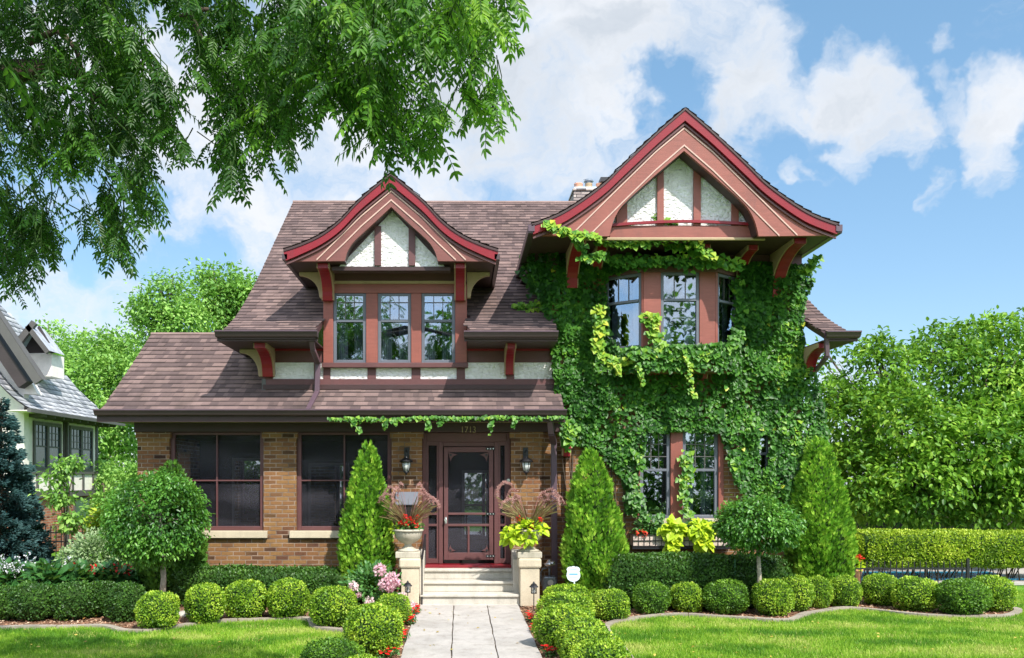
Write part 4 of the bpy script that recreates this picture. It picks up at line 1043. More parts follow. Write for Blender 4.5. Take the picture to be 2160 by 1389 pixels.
# lawn grass blades
def grass():
    n = 300000
    x = rng.uniform(-8.5, 10.8, n*2); y = rng.uniform(9.7, 15.9, n*2)
    k = []
    LB = np.array(lp); RB = np.array(rp)
    def inp(xs, ys, P):
        c = np.zeros(len(xs), bool); j = len(P)-1
        for i in range(len(P)):
            cond = (P[i][1] > ys) != (P[j][1] > ys)
            with np.errstate(divide='ignore', invalid='ignore'):
                xi = (P[j][0]-P[i][0])*(ys-P[i][1])/(P[j][1]-P[i][1]+1e-12)+P[i][0]
            c ^= cond & (xs < xi); j = i
        return c
    ok = ~inp(x, y, lp) & ~inp(x, y, rp) & ~((x > wx0-.02) & (x < wx1+.02)) & ~((y > 15) & (x < 9.3)) & ~((y > 16.2)) & (x > -y*.56) & (x < y*.69)
    ok &= ~((x < -8.2) & False)
    x, y = x[ok][:n], y[ok][:n]; n = len(x)
    P = np.stack([x, y, np.full(n, -.018)], 1)
    ax = rdir(n)*.55; ax[:, 2] = 1; nn = rdir(n); nn[:, 2] = .2
    f1 = np.array([noise.noise(Vector((a*.7, b*1.6, 0)))*.6+noise.noise(Vector((a*3, b*3, 5)))*.3 for a, b in zip(x[::1], y[::1])])
    t = np.clip(.42+f1*1.25+rng.normal(0, .16, n), 0, .9)
    worn = np.array([noise.noise(Vector((a*1.3, b*2.2, 20))) for a, b in zip(x, y)]); t[(worn > .33) & (rng.random(n) < .22)] = .97
    dry = rng.random(n) < .02; t[dry] = 1
    sz = rng.uniform(.03, .058, n)
    T = (np.array([(-.07, 0, 0), (.07, 0, 0), (.03, 1, -.25), (-.03, 1, -.25)], float), np.array([(0, 1, 2, 3)]))
    o = scatter('grass', T, P, ax, nn, sz, t, M['grass']); o['kind'] = 'stuff'
    o['label'] = 'mown green grass of the front lawns'
grass()
ground_scatter('fallen_leaves', [[(-6, 9.8), (8, 9.8), (8, 15), (-6, 15)]], 260, (.03, .06), M['fallen'], .03, xr=(-6, 8))
bpy.data.objects['fallen_leaves']['label'] = 'scattered small yellow and brown fallen leaves on lawn and walk'
# ================================================================== PLANTS
def surf_leaves(name, pts, nrmv, size, mat, parent, T, tint, jit=.6, upb=.25, local=False, droop=0):
    n = len(pts)
    ax = nrm(nrmv*.55+rdir(n)*jit+np.array([0, 0, upb-droop]))
    nn = nrm(nrmv+rdir(n)*.6+np.array([0, 0, .3]))
    o = scatter(name, T, pts, ax, nn, size, tint, mat, parent)
    if local: o.location = (0, 0, 0)
    return o
SM = leaf_t(.34, .10, .1)
def superell(n, r, p, lump=.06, seed=0):
    d = rdir(n)
    k = (np.abs(d[:, 0])**p+np.abs(d[:, 1])**p+np.abs(d[:, 2])**p)**(-1/p)
    P = d*k[:, None]
    g = np.sign(d)*np.abs(P)**(p-1)
    nn = nrm(g/np.array(r))
    f = nfield(P*np.array(r), 5.0, seed)
    P = P*(1+lump*f)[:, None]*np.array(r)
    return P, nn, f
def shrub(name, loc, r, p, n, size, mat, label, cat='shrub', group=None, coremat='boxdark', flat_bottom=True, lump=.06, seed=None):
    seed = rnd.random()*50 if seed is None else seed
    o = empty(name, loc, label, cat, group)
    P, nn, f = superell(n, r, p, lump, seed)
    P = P*(rng.uniform(.90, 1.035, n)+(rng.random(n) < .015)*rng.uniform(.02, .09, n))[:, None]
    P[:, 2] += r[2]; keep = P[:, 2] > .02; P, nn, f = P[keep], nn[keep], f[keep]; n = len(P)
    t = np.clip(.42+f*.5+nn[:, 2]*.10+rng.normal(0, .19, n), 0, 1)
    surf_leaves('foliage', P, nn, rng.uniform(size*.7, size*1.3, n), mat, o, SM, t, local=True)
    mb = MB(); mb.lathe([(r[0]*.9*math.cos(a)**(2/p) if math.cos(a) > 1e-3 else .01, r[2]+r[2]*.88*math.copysign(abs(math.sin(a))**(2/p), math.sin(a))) for a in np.linspace(-math.pi/2*.98, math.pi/2*.98, 12)], (0, 0, 0), 18)
    mb.v = [(x, y*r[1]/r[0], max(z, .02)) for x, y, z in mb.v]
    c = mb.build('inner_branches', M['core'], o, smooth=True); c.location = (0, 0, 0)
    return o
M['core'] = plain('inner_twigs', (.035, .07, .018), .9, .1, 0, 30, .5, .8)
# clipped boxwood balls: four meshes, copied
balls = [ # u, v of the foot, half width, height (photo pixels), label, dark?
 (333, 1331, 43, 79, 'lone lime green boxwood ball at the left below the round-crowned tree', 0),
 (433, 1317, 43, 82, 'yellow green boxwood ball, first of the three touching balls before the left brick wall', 0),
 (518, 1308, 45, 79, 'boxwood ball, middle one of the three touching balls before the left brick wall', 0),
 (608, 1307, 45, 82, 'tall yellow green boxwood ball, third of the three before the left brick wall', 0),
 (703, 1326, 50, 84, 'boxwood ball on the rounded corner of the left bed beside the pink flowers', 0),
 (829, 1322, 37, 66, 'small boxwood ball nearest the left pier beside the pink flowers', 0),
 (790, 1343, 48, 66, 'boxwood ball tucked behind the large one left of the walk', 0),
 (787, 1386, 61, 104, 'large boxwood ball at the left edge of the walk, nearest the red flowers', 0),
 (700, 1440, 66, 84, 'broad dark boxwood ball cut by the bottom edge left of the walk', 1),
 (765, 1478, 52, 88, 'yellow green boxwood ball lowest at the bottom edge left of the walk', 0),
 (1200, 1300, 51, 62, 'boxwood ball at the head of the row right of the walk, under the yard sign', 0),
 (1193, 1326, 57, 70, 'second boxwood ball of the row right of the walk', 0),
 (1192, 1374, 64, 92, 'large boxwood ball in the middle of the row right of the walk', 0),
 (1230, 1398, 58, 90, 'boxwood ball behind and right of the large one in the row right of the walk', 0),
 (1248, 1430, 64, 96, 'last but one boxwood ball at the lower end of the row right of the walk', 0),
 (1268, 1462, 64, 105, 'lowest boxwood ball cut by the bottom edge right of the walk', 0),
 (1288, 1311, 41, 65, 'boxwood ball standing right of the walk row on the inner lawn corner', 0),
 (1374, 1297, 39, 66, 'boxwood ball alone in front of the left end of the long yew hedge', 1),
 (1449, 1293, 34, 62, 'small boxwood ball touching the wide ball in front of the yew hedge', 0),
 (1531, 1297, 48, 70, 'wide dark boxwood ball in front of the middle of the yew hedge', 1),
 (1630, 1301, 42, 76, 'boxwood ball just in front of the slim trunk of the right round-crowned tree', 0),
 (1677, 1291, 38, 74, 'boxwood ball half hidden behind the one before the right tree trunk', 0),
 (1724, 1284, 29, 66, 'narrow boxwood ball below the tall conical evergreen at the right', 0),
 (1782, 1283, 33, 66, 'boxwood ball before the left end of the low iron fence', 0),
 (1857, 1279, 38, 66, 'boxwood ball before the middle of the low iron fence', 0),
 (1930, 1291, 46, 70, 'boxwood ball before the right end of the low iron fence', 0),
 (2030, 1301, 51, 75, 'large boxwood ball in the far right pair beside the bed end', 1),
 (2090, 1292, 44, 74, 'rearmost boxwood ball of the far right pair at the bed end', 0),
]
protos = {}
for i, (u, v, hw, h, lab, dk) in enumerate(balls):
    d = F*H/(v-V0); px = d/F; hw *= .93; r = hw*px; ht = h*px
    y = d+r*.55; r = hw*y/F
    key = (dk, i % 5)
    rr = (1.0, .97, .86)
    if key not in protos:
        o = shrub('boxwood_ball', (0, 0, 0), (.33, .33, .29), 2.5, 5200, .03, M['boxdark' if dk else 'box'], lab, 'shrub', 'clipped boxwood balls', lump=.10)
        protos[key] = o
    else:
        s0 = protos[key]; o = s0.copy(); C.objects.link(o)
        for chd in list(s0.children):
            c_ = chd.copy(); C.objects.link(c_); c_.parent = o
        o['label'] = lab
    o.location = (X(u, y), y, -.01); o.rotation_euler = (0, 0, rnd.uniform(0, 6.28)); o.scale = (r/.33, r/.33, max(ht*1.0/.58, .75*r/.33))
# unclipped bushes at the left; dark yew leaves stand in for shade on them
for i, (u, v, hw, h, lab) in enumerate(((18, 1312, 40, 66, 'dark bush cut by the left edge of the picture'), (72, 1314, 46, 78, 'dark bush left of the pale flat rock'), (156, 1312, 44, 78, 'dark bush right of the pale flat rock'), (214, 1306, 36, 74, 'narrow dark bush squeezed between two wider ones'), (265, 1316, 38, 80, 'dark bush beside the lone boxwood ball'))):
    d = F*H/(v-V0)+.25; r = hw*d/F
    shrub('dark_bush', (X(u, d), d, -.01), (r, r, h*d/F/2), 2.3, 3600, .034, M['yew'], lab, 'shrub', 'dark bushes along the left bed', lump=.18)
# yew hedges
def hedge(name, u0, u1, vt, d, dep, z0, mat, n, size, label, p=4, lump=.06):
    x0, x1 = X(u0, d), X(u1, d); zt_ = Z(vt, d+dep*.3); r = ((x1-x0)/2, dep/2, (zt_-z0)/2)
    o = empty(name, ((x0+x1)/2, d+dep/2, z0), label, 'hedge')
    # sample the surface by area: stretch a superellipsoid, denser along x
    d_ = rdir(n*2); k = (np.abs(d_)**p).sum(1)**(-1/p); P = d_*k[:, None]; nn = nrm(np.sign(P)*np.abs(P)**(p-1)/np.array(r))
    P[:, 0] = np.where(np.abs(P[:, 0]) < .93, rng.uniform(-.93, .93, len(P)), P[:, 0])
    f = nfield(P*np.array(r), 3.0, u0*.1)
    P = P*np.array(r)*(1+lump*f*np.array(1))[:, None]; P[:, 2] += r[2]+nfield(P, 1.4, 3)*.04; keep = nn[:, 1] < .5
    P, nn, f = P[keep][:n], nn[keep][:n], f[keep][:n]; n = len(P)
    P += rng.normal(0, .012, P.shape)
    t = np.clip(.40+f*.45+nn[:, 2]*.12+rng.normal(0, .17, n), 0, 1)
    surf_leaves('foliage', P, nn, rng.uniform(size*.7, size*1.3, n), mat, o, SM, t, local=True)
    mb = MB(); mb.box(-r[0]*.95, r[0]*.95, -r[1]*.88, r[1]*.88, .02 if z0 == 0 else .06, 2*r[2]*.93)
    c = mb.build('inner_branches', M['core'], o, bevel=min(r)*.5); c.location = (0, 0, 0)
    return o
hedge('yew_hedge', 1275, 1682, 1176, 13.55, .95, 0, M['yew'], 26000, .042, 'long low dark yew hedge under the window box', 3.2, .08)
hedge('yew_hedge', 350, 740, 1203, 13.9, .9, 0, M['yew'], 22000, .042, 'low dark yew hedge along the foot of the porch wall', 3.0, .10)
fh = hedge('privet_hedge', 1812, 2330, 1124, 16.9, .9, .33, M['hedge'], 34000, .04, 'tall bright green clipped hedge at the far right with bare stems below', 5, .05)
mb = MB()
for i in range(60):
    x = rnd.uniform(-2.2, 2.3); mb.tube([(x, rnd.uniform(-.1, .3), -.33), (x+rnd.uniform(-.1, .1), 0, 0), (x+rnd.uniform(-.2, .2), 0, .2)], [.014, .01, .006], 5)
s_ = mb.build('stems', M['bark'], fh); s_.location = (0, 0, 0)

# conical evergreens
def arborvitae(u, vtop, d, hw, label, mat, n=9000, lean=0):
    ztop = Z(vtop, d); r = hw*d/F
    o = empty('conical_evergreen', (X(u, d), d, 0), label, 'evergreen', 'conical evergreens against the house')
    t = 1-np.sqrt(rng.random(n))*.999; t = rng.power(1.6, n)                       # 0 top .. 1 foot
    prof = np.interp(t, [0, .06, .2, .4, .6, .8, .93, 1], [.06, .25, .52, .76, .93, 1.0, .82, .5])
    a = rng.uniform(0, 2*math.pi, n)
    lum = np.array([noise.noise(Vector((math.cos(b)*2.2, math.sin(b)*2.2, c*7+u))) for b, c in zip(a, t)])
    rr = r*prof*(1+.20*lum)*rng.uniform(.84, 1.03, n)
    z = .12+(ztop-.12)*(1-t)
    P = np.stack([np.cos(a)*rr+lean*(1-t), np.sin(a)*rr, z], 1)
    out = np.stack([np.cos(a), np.sin(a), np.zeros(n)], 1)
    ax = nrm(out*.55+rdir(n)*.45+np.array([0, 0, .75])); nn = nrm(out+rdir(n)*.8)
    tt = np.clip(.46+lum*.6+rng.normal(0, .2, n), 0, 1)
    T = (np.array([(0, 0, 0), (-.26, .45, .1), (-.10, 1, -.1), (.10, .95, 0), (.28, .5, -.06), (0, .5, 0)], float), np.array([(0, 5, 2, 1), (0, 4, 3, 5)]))
    f = scatter('foliage', T, P, ax, nn, rng.uniform(.05, .105, n), tt, mat, o); f.location = (0, 0, 0)
    mb = MB(); mb.lathe([(r*.8*p, .12+(ztop-.12)*(1-q)) for q, p in ((1, .5), (.93, .9), (.8, .98), (.6, .9), (.4, .68), (.2, .4), (.06, .12), (.03, .02))], (0, 0, 0), 14)
    c = mb.build('inner_branches', M['core'], o, smooth=True); c.location = (0, 0, 0)
    c = MB().tube([(0, 0, 0), (0, 0, .3)], .05, 8).build('trunk', M['bark'], o); c.location = (0, 0, 0)
arborvitae(771, 936, 14.35, 54, 'slender conical evergreen left of the door in front of the porch window', M['arb'], 9500, .05)
arborvitae(1257, 950, 14.2, 64, 'blunt topped conical evergreen between the gas meter and the lower window', M['arb'], 10500, -.1)
arborvitae(1727, 925, 14.7, 68, 'tall wide conical evergreen at the right corner of the house', M['arb'], 12500)
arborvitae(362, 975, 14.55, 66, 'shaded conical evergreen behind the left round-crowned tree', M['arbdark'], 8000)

# generic leafy crown ------------------------------------------------
LEAF = leaf_t(.27, .08, .18, .35, .7, .8)
def crown_points(blobs, n, cl=7, spread=.25, inner=.55):
    P = []; D = []; K = []
    w = np.array([b[1]*b[1] for b in blobs], float); w /= w.sum()
    nc = int(n/cl)
    idx = rng.choice(len(blobs), nc, p=w)
    d = rdir(nc); r = rng.uniform(inner, 1.06, nc)**.8
    ctr = np.array([b[0] for b in blobs])[idx]; rad = np.array([b[1] for b in blobs])[idx]; sq = np.array([b[2] if len(b) > 2 else .85 for b in blobs])[idx]
    pc = ctr+d*np.stack([rad*r, rad*r, rad*r*sq], 1)
    lum = nfield(pc, 1/np.mean(rad)*1.3, 7)
    k = rng.random(nc) < np.clip(.75+lum*1.3, .15, 1)
    pc, d, lum = pc[k], d[k], lum[k]
    P = np.repeat(pc, cl, 0)+rng.normal(0, spread, (len(pc)*cl, 3))*np.array([1, 1, .55])
    D = np.repeat(d, cl, 0); K = np.repeat(lum*1.3+rng.normal(0, .2, len(pc)), cl)
    return P, D, K
def tree(name, base, blobs, n, lsize, mat, label, trunk_r, bark='bark', group=None, cl=7, spread=.25, T=LEAF, cat='tree', inner=.55, droop=.35, tmean=.45, forks=True, kind=None, branch_top=None):
    o = empty(name, (base[0], base[1], base[2] if len(base) > 2 else 0), label, cat, group)
    zb = base[2] if len(base) > 2 else 0
    P, D, K = crown_points(blobs, n, cl, spread, inner); n = len(P)
    ax = nrm(D*.6+rdir(n)*.75+np.array([0, 0, -droop])); nn = nrm(rdir(n)*.65+np.array([0, 0, 1.0])+D*.3)
    t = np.clip(tmean+K*.5+rng.normal(0, .15, n), 0, 1)
    scatter('crown', T, P, ax, nn, rng.uniform(lsize*.7, lsize*1.25, n), t, mat, o)
    mb = MB(); bt = Vector(branch_top) if branch_top else Vector((base[0], base[1], min(b[0][2]-b[1]*.5 for b in blobs)))
    mb.tube([(base[0], base[1], zb), ((base[0]+bt.x)/2+.03, (base[1]+bt.y)/2, (zb+bt.z)/2), bt], [trunk_r*1.25, trunk_r*.95, trunk_r*.8], 10)
    if forks:
        for b in blobs:
            c = Vector(b[0]); mid = bt.lerp(c, .5)+Vector((0, 0, .1*(c-bt).length))
            mb.tube([bt-Vector((0, 0, trunk_r)), mid, c], [trunk_r*.6, trunk_r*.4, trunk_r*.15], 6)
            for k in range(4):
                e = c+Vector(tuple(rdir(1)[0]))*b[1]*.85; mb.tube([mid.lerp(c, .6), (mid+e)/2+Vector((0, 0, .05)), e], [trunk_r*.22, trunk_r*.15, trunk_r*.05], 5)
    mb.build('trunk', M[bark], o, smooth=True)
    return o
# the two small round-crowned standards
d = 13.45; c0 = Vector((X(331, d), d, Z(1095, d)))
tree('round_crowned_tree', (X(341, d), d), [(tuple(c0), .76, .95), (tuple(c0+Vector((.05, 0, .12))), .62, .95), (tuple(c0+Vector((-.05, -.05, -.06))), .68, .95)], 25000, .06, M['std'], 'small round-crowned tree on a pale slim trunk before the left brick pier', .045, 'palebark', 'round-crowned small trees', spread=.05, inner=.72, cl=5, droop=.5)
d = 13.3; c0 = Vector((X(1598, d), d, Z(1106, d)))
tree('round_crowned_tree', (X(1598, d), d), [(tuple(c0), .54, .80), (tuple(c0+Vector((-.19, 0, .0))), .44, .8), (tuple(c0+Vector((.19, 0, -.03))), .44, .82)], 14000, .062, M['std'], 'small round-crowned tree on a slim trunk in front of the window box and yew hedge', .035, 'palebark', 'round-crowned small trees', spread=.05, inner=.7, cl=5, droop=.5)
# big leafy trees at the right
def bl(u, v, d, r, sq=.85): return ((X(u, d), d, Z(v, d)), r*d/F, sq)
tree('leafy_tree', (X(1930, 20.5), 20.5), [bl(1745, 745, 21, 34), bl(1735, 1040, 21.5, 60), bl(1850, 1065, 19, 62), bl(1950, 1075, 19, 62), bl(2050, 1075, 19, 62), bl(2130, 1070, 19, 65), bl(1800, 880, 19.5, 95), bl(1850, 780, 20, 75), bl(1900, 900, 19, 110), bl(1800, 1010, 19, 90), bl(1960, 800, 20.5, 100), bl(1930, 1010, 18.6, 105), bl(1760, 830, 20, 60), bl(1850, 730, 20.4, 35), bl(1970, 725, 21, 50), bl(1900, 960, 20.3, 140), bl(1750, 950, 20.5, 70)], 30000, .135, M['rtree'], 'dense leafy green tree right of the house behind the iron fence', .10, spread=.13, cl=7, inner=.5)
tree('leafy_tree', (X(2110, 20), 20.5), [bl(2080, 800, 20, 100), bl(2150, 760, 20.5, 90), bl(2060, 940, 18.9, 110), bl(2170, 930, 19, 120), bl(2230, 830, 20, 120), bl(2040, 710, 21, 45), bl(2120, 700, 21, 50), bl(2130, 1030, 18.8, 85), bl(2250, 1000, 20, 120), bl(2040, 1040, 19.3, 70)], 30000, .14, M['rtree'], 'leafy green tree at the right edge above the clipped hedge', .10, spread=.14, cl=7, inner=.5)
# filling woods far behind at right so no horizon shows
# trees behind, left
tree('background_tree', (X(150, 38), 38), [bl(120, 790, 38, 70), bl(190, 800, 37, 85), bl(250, 800, 37, 60), bl(180, 890, 36, 100), bl(270, 900, 36, 70), bl(210, 740, 38, 50), bl(110, 720, 39, 40), bl(260, 740, 38, 40), bl(250, 1000, 36, 60), bl(200, 1080, 36, 80), bl(150, 1000, 36, 70)], 34000, .19, M['maple'], 'round bushy green tree beyond the pale roof of the neighbouring house', .3, spread=.35, cl=7, inner=.5, droop=.1)
tree('background_tree', (X(355, 34), 34), [bl(350, 640, 34, 55), bl(330, 690, 34, 45), bl(380, 680, 34, 55), bl(355, 600, 34, 25), bl(310, 660, 34, 30), bl(340, 780, 34, 60)], 12000, .17, M['maple'], 'open crowned tree rising behind the lower porch roof', .22, spread=.3, cl=7, inner=.45, droop=.1)
tree('background_tree', (X(480, 36), 36), [bl(450, 640, 36, 60), bl(500, 640, 36, 55), bl(470, 590, 36, 35), bl(530, 610, 36, 30), bl(440, 580, 36, 22), bl(470, 740, 36, 70)], 17000, .18, M['maple'], 'bright leafy tree rising behind the left slope of the main roof', .25, spread=.3, cl=7, inner=.5, droop=.1)
tree('background_tree', (X(230, 25), 25), [bl(235, 1080, 25, 50), bl(280, 1010, 26, 35), bl(215, 1000, 27, 35), bl(250, 1140, 25, 55)], 6000, .14, M['maple'], 'low leafy tree in the gap between the two houses', .1, spread=.15, cl=7, inner=.4, droop=.1)

# overhanging tree ----------------------------------------------------
POLY = [(-60, -20), (1085, -20), (1105, 80), (1065, 125), (1020, 165), (1065, 215), (1060, 255), (1005, 285), (985, 310), (940, 290), (915, 300), (868, 345), (838, 335), (800, 320), (752, 300), (722, 270), (690, 235), (640, 255), (622, 330), (575, 365), (540, 430), (505, 470), (478, 440), (470, 345), (468, 262), (440, 190), (400, 230), (398, 370), (375, 375), (345, 290), (325, 330), (330, 470), (285, 490), (250, 555), (215, 540), (200, 480), (135, 440), (115, 590), (62, 640), (-60, 630)]
def ash():
    o = empty('street_tree', (-5.2, 5.2, 0), 'tall tree with feathery compound leaves hanging into the top left of the picture', 'tree')
    twig = MB(); P = []; AX = []; NN = []; S = []; TT = []
    def compound(p, dr, L, tint):
        dr = dr.normalized(); side = dr.cross(Vector((rnd.uniform(-.4, .4), rnd.uniform(-.6, .6), 1))).normalized(); up = side.cross(dr)
        k = rnd.choice((5, 6, 6, 7)); q = Vector(p); prev = q.copy()
        for i in range(k):
            dr2 = (dr+Vector((0, 0, -.07*i))).normalized()
            q = q+dr2*L/k
            for sg_ in (-1, 1):
                a = (dr2*.55+side*sg_*.85+Vector((0, 0, -.25))).normalized()
                P.append(tuple(q)); AX.append(tuple(a)); NN.append(tuple(up+Vector((rnd.uniform(-.5, .5), rnd.uniform(-.5, .5), rnd.uniform(-.3, .3)))))
                S.append(L*.27*rnd.uniform(.8, 1.15)); TT.append(tint+rnd.gauss(0, .1))
        P.append(tuple(q)); AX.append(tuple(dr2)); NN.append(tuple(up)); S.append(L*.27); TT.append(tint)
        twig.tube([p, q], [.0035, .002], 3)
    pts = []
    tries = 0
    while len(pts) < 500 and tries < 20000:
        tries += 1
        u, v = rnd.uniform(-60, 1110), rnd.uniform(-60, 665)
        if not inpoly(u, v, POLY) and v > -10: continue
        # margin so the drooping leaves end near the outline
        if not inpoly(u, v+(12 if u < 660 else 25), POLY) and rnd.random() < .5: continue
        g = noise.noise(Vector((u*.009, v*.009, 3.3)))
        if g < -.27 and v > 30: continue
        if noise.noise(Vector((u*.03, v*.03, 1.3))) < -.16: continue
        pts.append((u, v))
    for (u, v) in pts:
        dd = rnd.uniform(5.3, 7.0)-(.5 if u > 650 else 0)
        c = Vector((X(u, dd), dd, Z(v, dd)))
        st0 = c+Vector((rnd.uniform(-.25, .1), rnd.uniform(-.1, .1), rnd.uniform(.25, .42)))
        twig.tube([st0, st0.lerp(c, .5)+Vector((.03, 0, .05)), c], [.005, .004, .002], 4)
        tint = .20+.46*min(1, max(0, (u-200)/900))+.5*noise.noise(Vector((u*.01, v*.01, 8)))  # backlit darkness towards the left put into the leaf tint
        for k in range(8):
            t = rnd.random(); p = st0.lerp(c, .25+.75*t)
            a = rnd.uniform(0, 6.28); dr = Vector((math.cos(a)*.8, math.sin(a)*.8, rnd.uniform(-1.4, -.25)))
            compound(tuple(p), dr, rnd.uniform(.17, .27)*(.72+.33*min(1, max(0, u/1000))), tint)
    # crown above and beside the frame, thinner: it is what the windows mirror and what shades the left bed
    for i in range(150):
        x, y, z = rnd.uniform(-6.5, -2.2), rnd.uniform(1.5, 6.8), rnd.uniform(4.6, 7.4)
        dv = (V0-(z-H)*F/y); du = U0+x*F/y
        if du > -90 and dv > -30 : continue
        for k in range(7):
            a = rnd.uniform(0, 6.28); compound((x+rnd.uniform(-.4, .4), y+rnd.uniform(-.4, .4), z+rnd.uniform(-.3, .3)), Vector((math.cos(a), math.sin(a), rnd.uniform(-.9, .1))), rnd.uniform(.3, .45), .35)
    # limbs
    tb = Vector((-5.1, 5.2, 4.2))
    mb = MB(); mb.tube([(-5.2, 5.2, 0), (-5.15, 5.2, 1.2), (-5.1, 5.2, 3), tb], [.40, .31, .26, .24], 12)
    limbs = [((-4.2, 5.6, 5.2), (-2.6, 6, 6.0), (-1.0, 5.9, 6.3), (.3, 5.5, 6.0)), ((-4.3, 6.0, 4.7), (-3.4, 6.3, 5.1), (-2.9, 6.4, 5.2), (-2.4, 6.3, 4.6)), ((-4.3, 5.0, 5.4), (-3.0, 4.6, 6.2), (-1.6, 5.0, 6.5), (-.2, 5, 6.3)), ((-5.3, 5.2, 5.4), (-5, 5.4, 6.6), (-4.6, 5.2, 7.4)), ((-4.5, 5.8, 4.2), (-4.0, 6.2, 4.3), (-3.6, 6.4, 4.0))]
    for L in limbs: mb.tube([tb-Vector((0, 0, .2)), *L], [.2, .14, .10, .06, .02][:len(L)+1], 8)
    for a, b in (((120, 60), (178, 165)), ((60, 90), (150, 60)), ((380, 40), (440, 20)), ((400, 30), (425, 150)), ((690, 20), (760, 120)), ((860, 20), (905, 150)), ((178, 165), (190, 260)), ((950, 30), (1000, 120))):
        p, q = P3(*a, 6.2), P3(*b, 6.2); mb.tube([p, ((p[0]+q[0])/2+.04, p[1], (p[2]+q[2])/2+.03), q], [.028, .02, .012], 6)
    mb.build('trunk', M['bark'], o, smooth=True)
    twig.build('twigs', M['core'], o)
    T = leaf_t(.17, .05, .18, .35, .7, .75)
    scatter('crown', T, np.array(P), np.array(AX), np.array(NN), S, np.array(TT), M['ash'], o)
ash()

# ================================================================== IVY on the wing
def ivy():
    o = empty('climbing_ivy', (3.9, 14.95, 0), 'dense green ivy covering the right wing around the bay window and over the porch gutter', 'climbing plant')
    POLY = [(1108, 528), (1160, 520), (1215, 532), (1270, 548), (1350, 552), (1440, 552), (1540, 560), (1590, 556), (1700, 560), (1712, 600), (1690, 640), (1688, 700), (1700, 760), (1722, 810), (1738, 900), (1742, 1000), (1700, 1060), (1640, 1062), (1570, 1050), (1540, 1015), (1528, 950), (1516, 912), (1440, 908), (1360, 915), (1352, 960), (1345, 1020), (1352, 1085), (1318, 1080), (1312, 1010), (1262, 955), (1212, 935), (1188, 905), (1176, 860), (1160, 740), (1160, 690), (1140, 640), (1125, 590)]
    HOLES = [[(1277, 585), (1556, 575), (1556, 700), (1540, 728), (1470, 735), (1400, 738), (1300, 740), (1277, 690)], [(1594, 918), (1620, 912), (1618, 985), (1596, 992)]]
    P = []; S = []; T = []; A = []; Nn = []
    def wall_y(x):
        return YW if not (BX[0][0] < x < BX[3][0]) else np.interp(x, [p[0] for p in BX], [p[1] for p in BX])
    n = 0
    while n < 25000:
        u, v = rnd.uniform(1100, 1745), rnd.uniform(515, 1090)
        if not inpoly(u, v, POLY) or any(inpoly(u, v, h) for h in HOLES): continue
        # thin patches
        th = noise.noise(Vector((u*.012, v*.012, 1.7)))
        dens = 1.0
        if 1290 < u < 1560 and 780 < v < 900: dens = .62
        if v > 905 and u < 1345: dens = .8
        if 1540 < u < 1680 and v > 880: dens = .95
        if th < -.30: dens *= .35
        th2 = noise.noise(Vector((u*.045, v*.045, 5.1)))
        if th2 < -.32: dens *= .35
        if rnd.random() > dens: continue
        x, z = X(u, 15), Z(v, 15)
        off = .02+.14*max(0, noise.noise(Vector((x*2.2, z*2.2, 2)))+.4)+.05*max(0, noise.noise(Vector((x*7, z*7, 6))))+rnd.random()*.07
        inbay = zl-.42 < z < zh+.2
        yw = wall_y(x) if inbay else YW
        if x < 1.62: yw = 15.02
        y = yw-off
        x *= 1.0
        f = noise.noise(Vector((x*1.3, z*1.3, 9)))*.55+noise.noise(Vector((x*4, z*4, 4)))*.3
        t = .36+f*.35+rnd.gauss(0, .11)
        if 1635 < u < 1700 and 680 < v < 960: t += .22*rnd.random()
        if v < 640: t -= .10  # shade below the gable soffit put into the leaf tint
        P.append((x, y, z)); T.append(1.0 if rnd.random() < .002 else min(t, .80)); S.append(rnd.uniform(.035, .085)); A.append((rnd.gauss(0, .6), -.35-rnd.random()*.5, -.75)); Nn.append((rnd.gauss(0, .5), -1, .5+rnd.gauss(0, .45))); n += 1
    # right side face of the wing
    for i in range(2200):
        z, y = rnd.uniform(.9, 3.9), 15+rnd.random()**1.5*2.2
        if rnd.random() < .4 and z < 4: continue
        P.append((6.05+rnd.random()*.14, y, z)); T.append(.35+rnd.gauss(0, .15)); S.append(rnd.uniform(.06, .1)); A.append((.4, rnd.gauss(0, .4), -.7)); Nn.append((1, -.5+rnd.gauss(0, .3), .5))
    def strand(pts, w, cnt, d, tint, size=(.05, .095), hang=False):
        Q = [Vector((X(u, dd), dd, Z(v, dd))) for (u, v, dd) in [(p[0], p[1], p[2] if len(p) > 2 else d) for p in pts]]
        L = [0]
        for a, b in zip(Q[:-1], Q[1:]): L.append(L[-1]+(b-a).length)
        vine.tube([tuple(q) for q in Q], .006, 5)
        for _ in range(cnt):
            s = rnd.random()*L[-1]
            j = max(i for i in range(len(L)) if L[i] <= s); j = min(j, len(Q)-2)
            q = Q[j].lerp(Q[j+1], (s-L[j])/(L[j+1]-L[j]))
            g = rnd.gauss(0, w); g2 = rnd.gauss(0, w*.7)
            P.append((q.x+g, q.y-rnd.random()*.07, q.z+g2)); T.append(min(1, max(0, tint+rnd.gauss(0, .13))))
            S.append(rnd.uniform(*size)); A.append((rnd.gauss(0, .5), -.5, -.7)); Nn.append((rnd.gauss(0, .35), -1, .7))
    vine = MB()
    # on the gable
    strand([(1148, 470), (1175, 484), (1215, 494), (1262, 500)], .045, 150, 13.6, .66)
    strand([(1215, 494), (1222, 520), (1235, 545), (1270, 535)], .045, 110, 13.75, .50)
    strand([(1262, 508), (1310, 512), (1360, 512), (1420, 500), (1450, 490)], .055, 260, 14.1, .60)
    strand([(1385, 458), (1420, 472), (1445, 490), (1465, 515), (1500, 540)], .05, 210, 14.1, .66)
    strand([(1300, 485), (1320, 480), (1335, 474)], .03, 36, 14.1, .62)
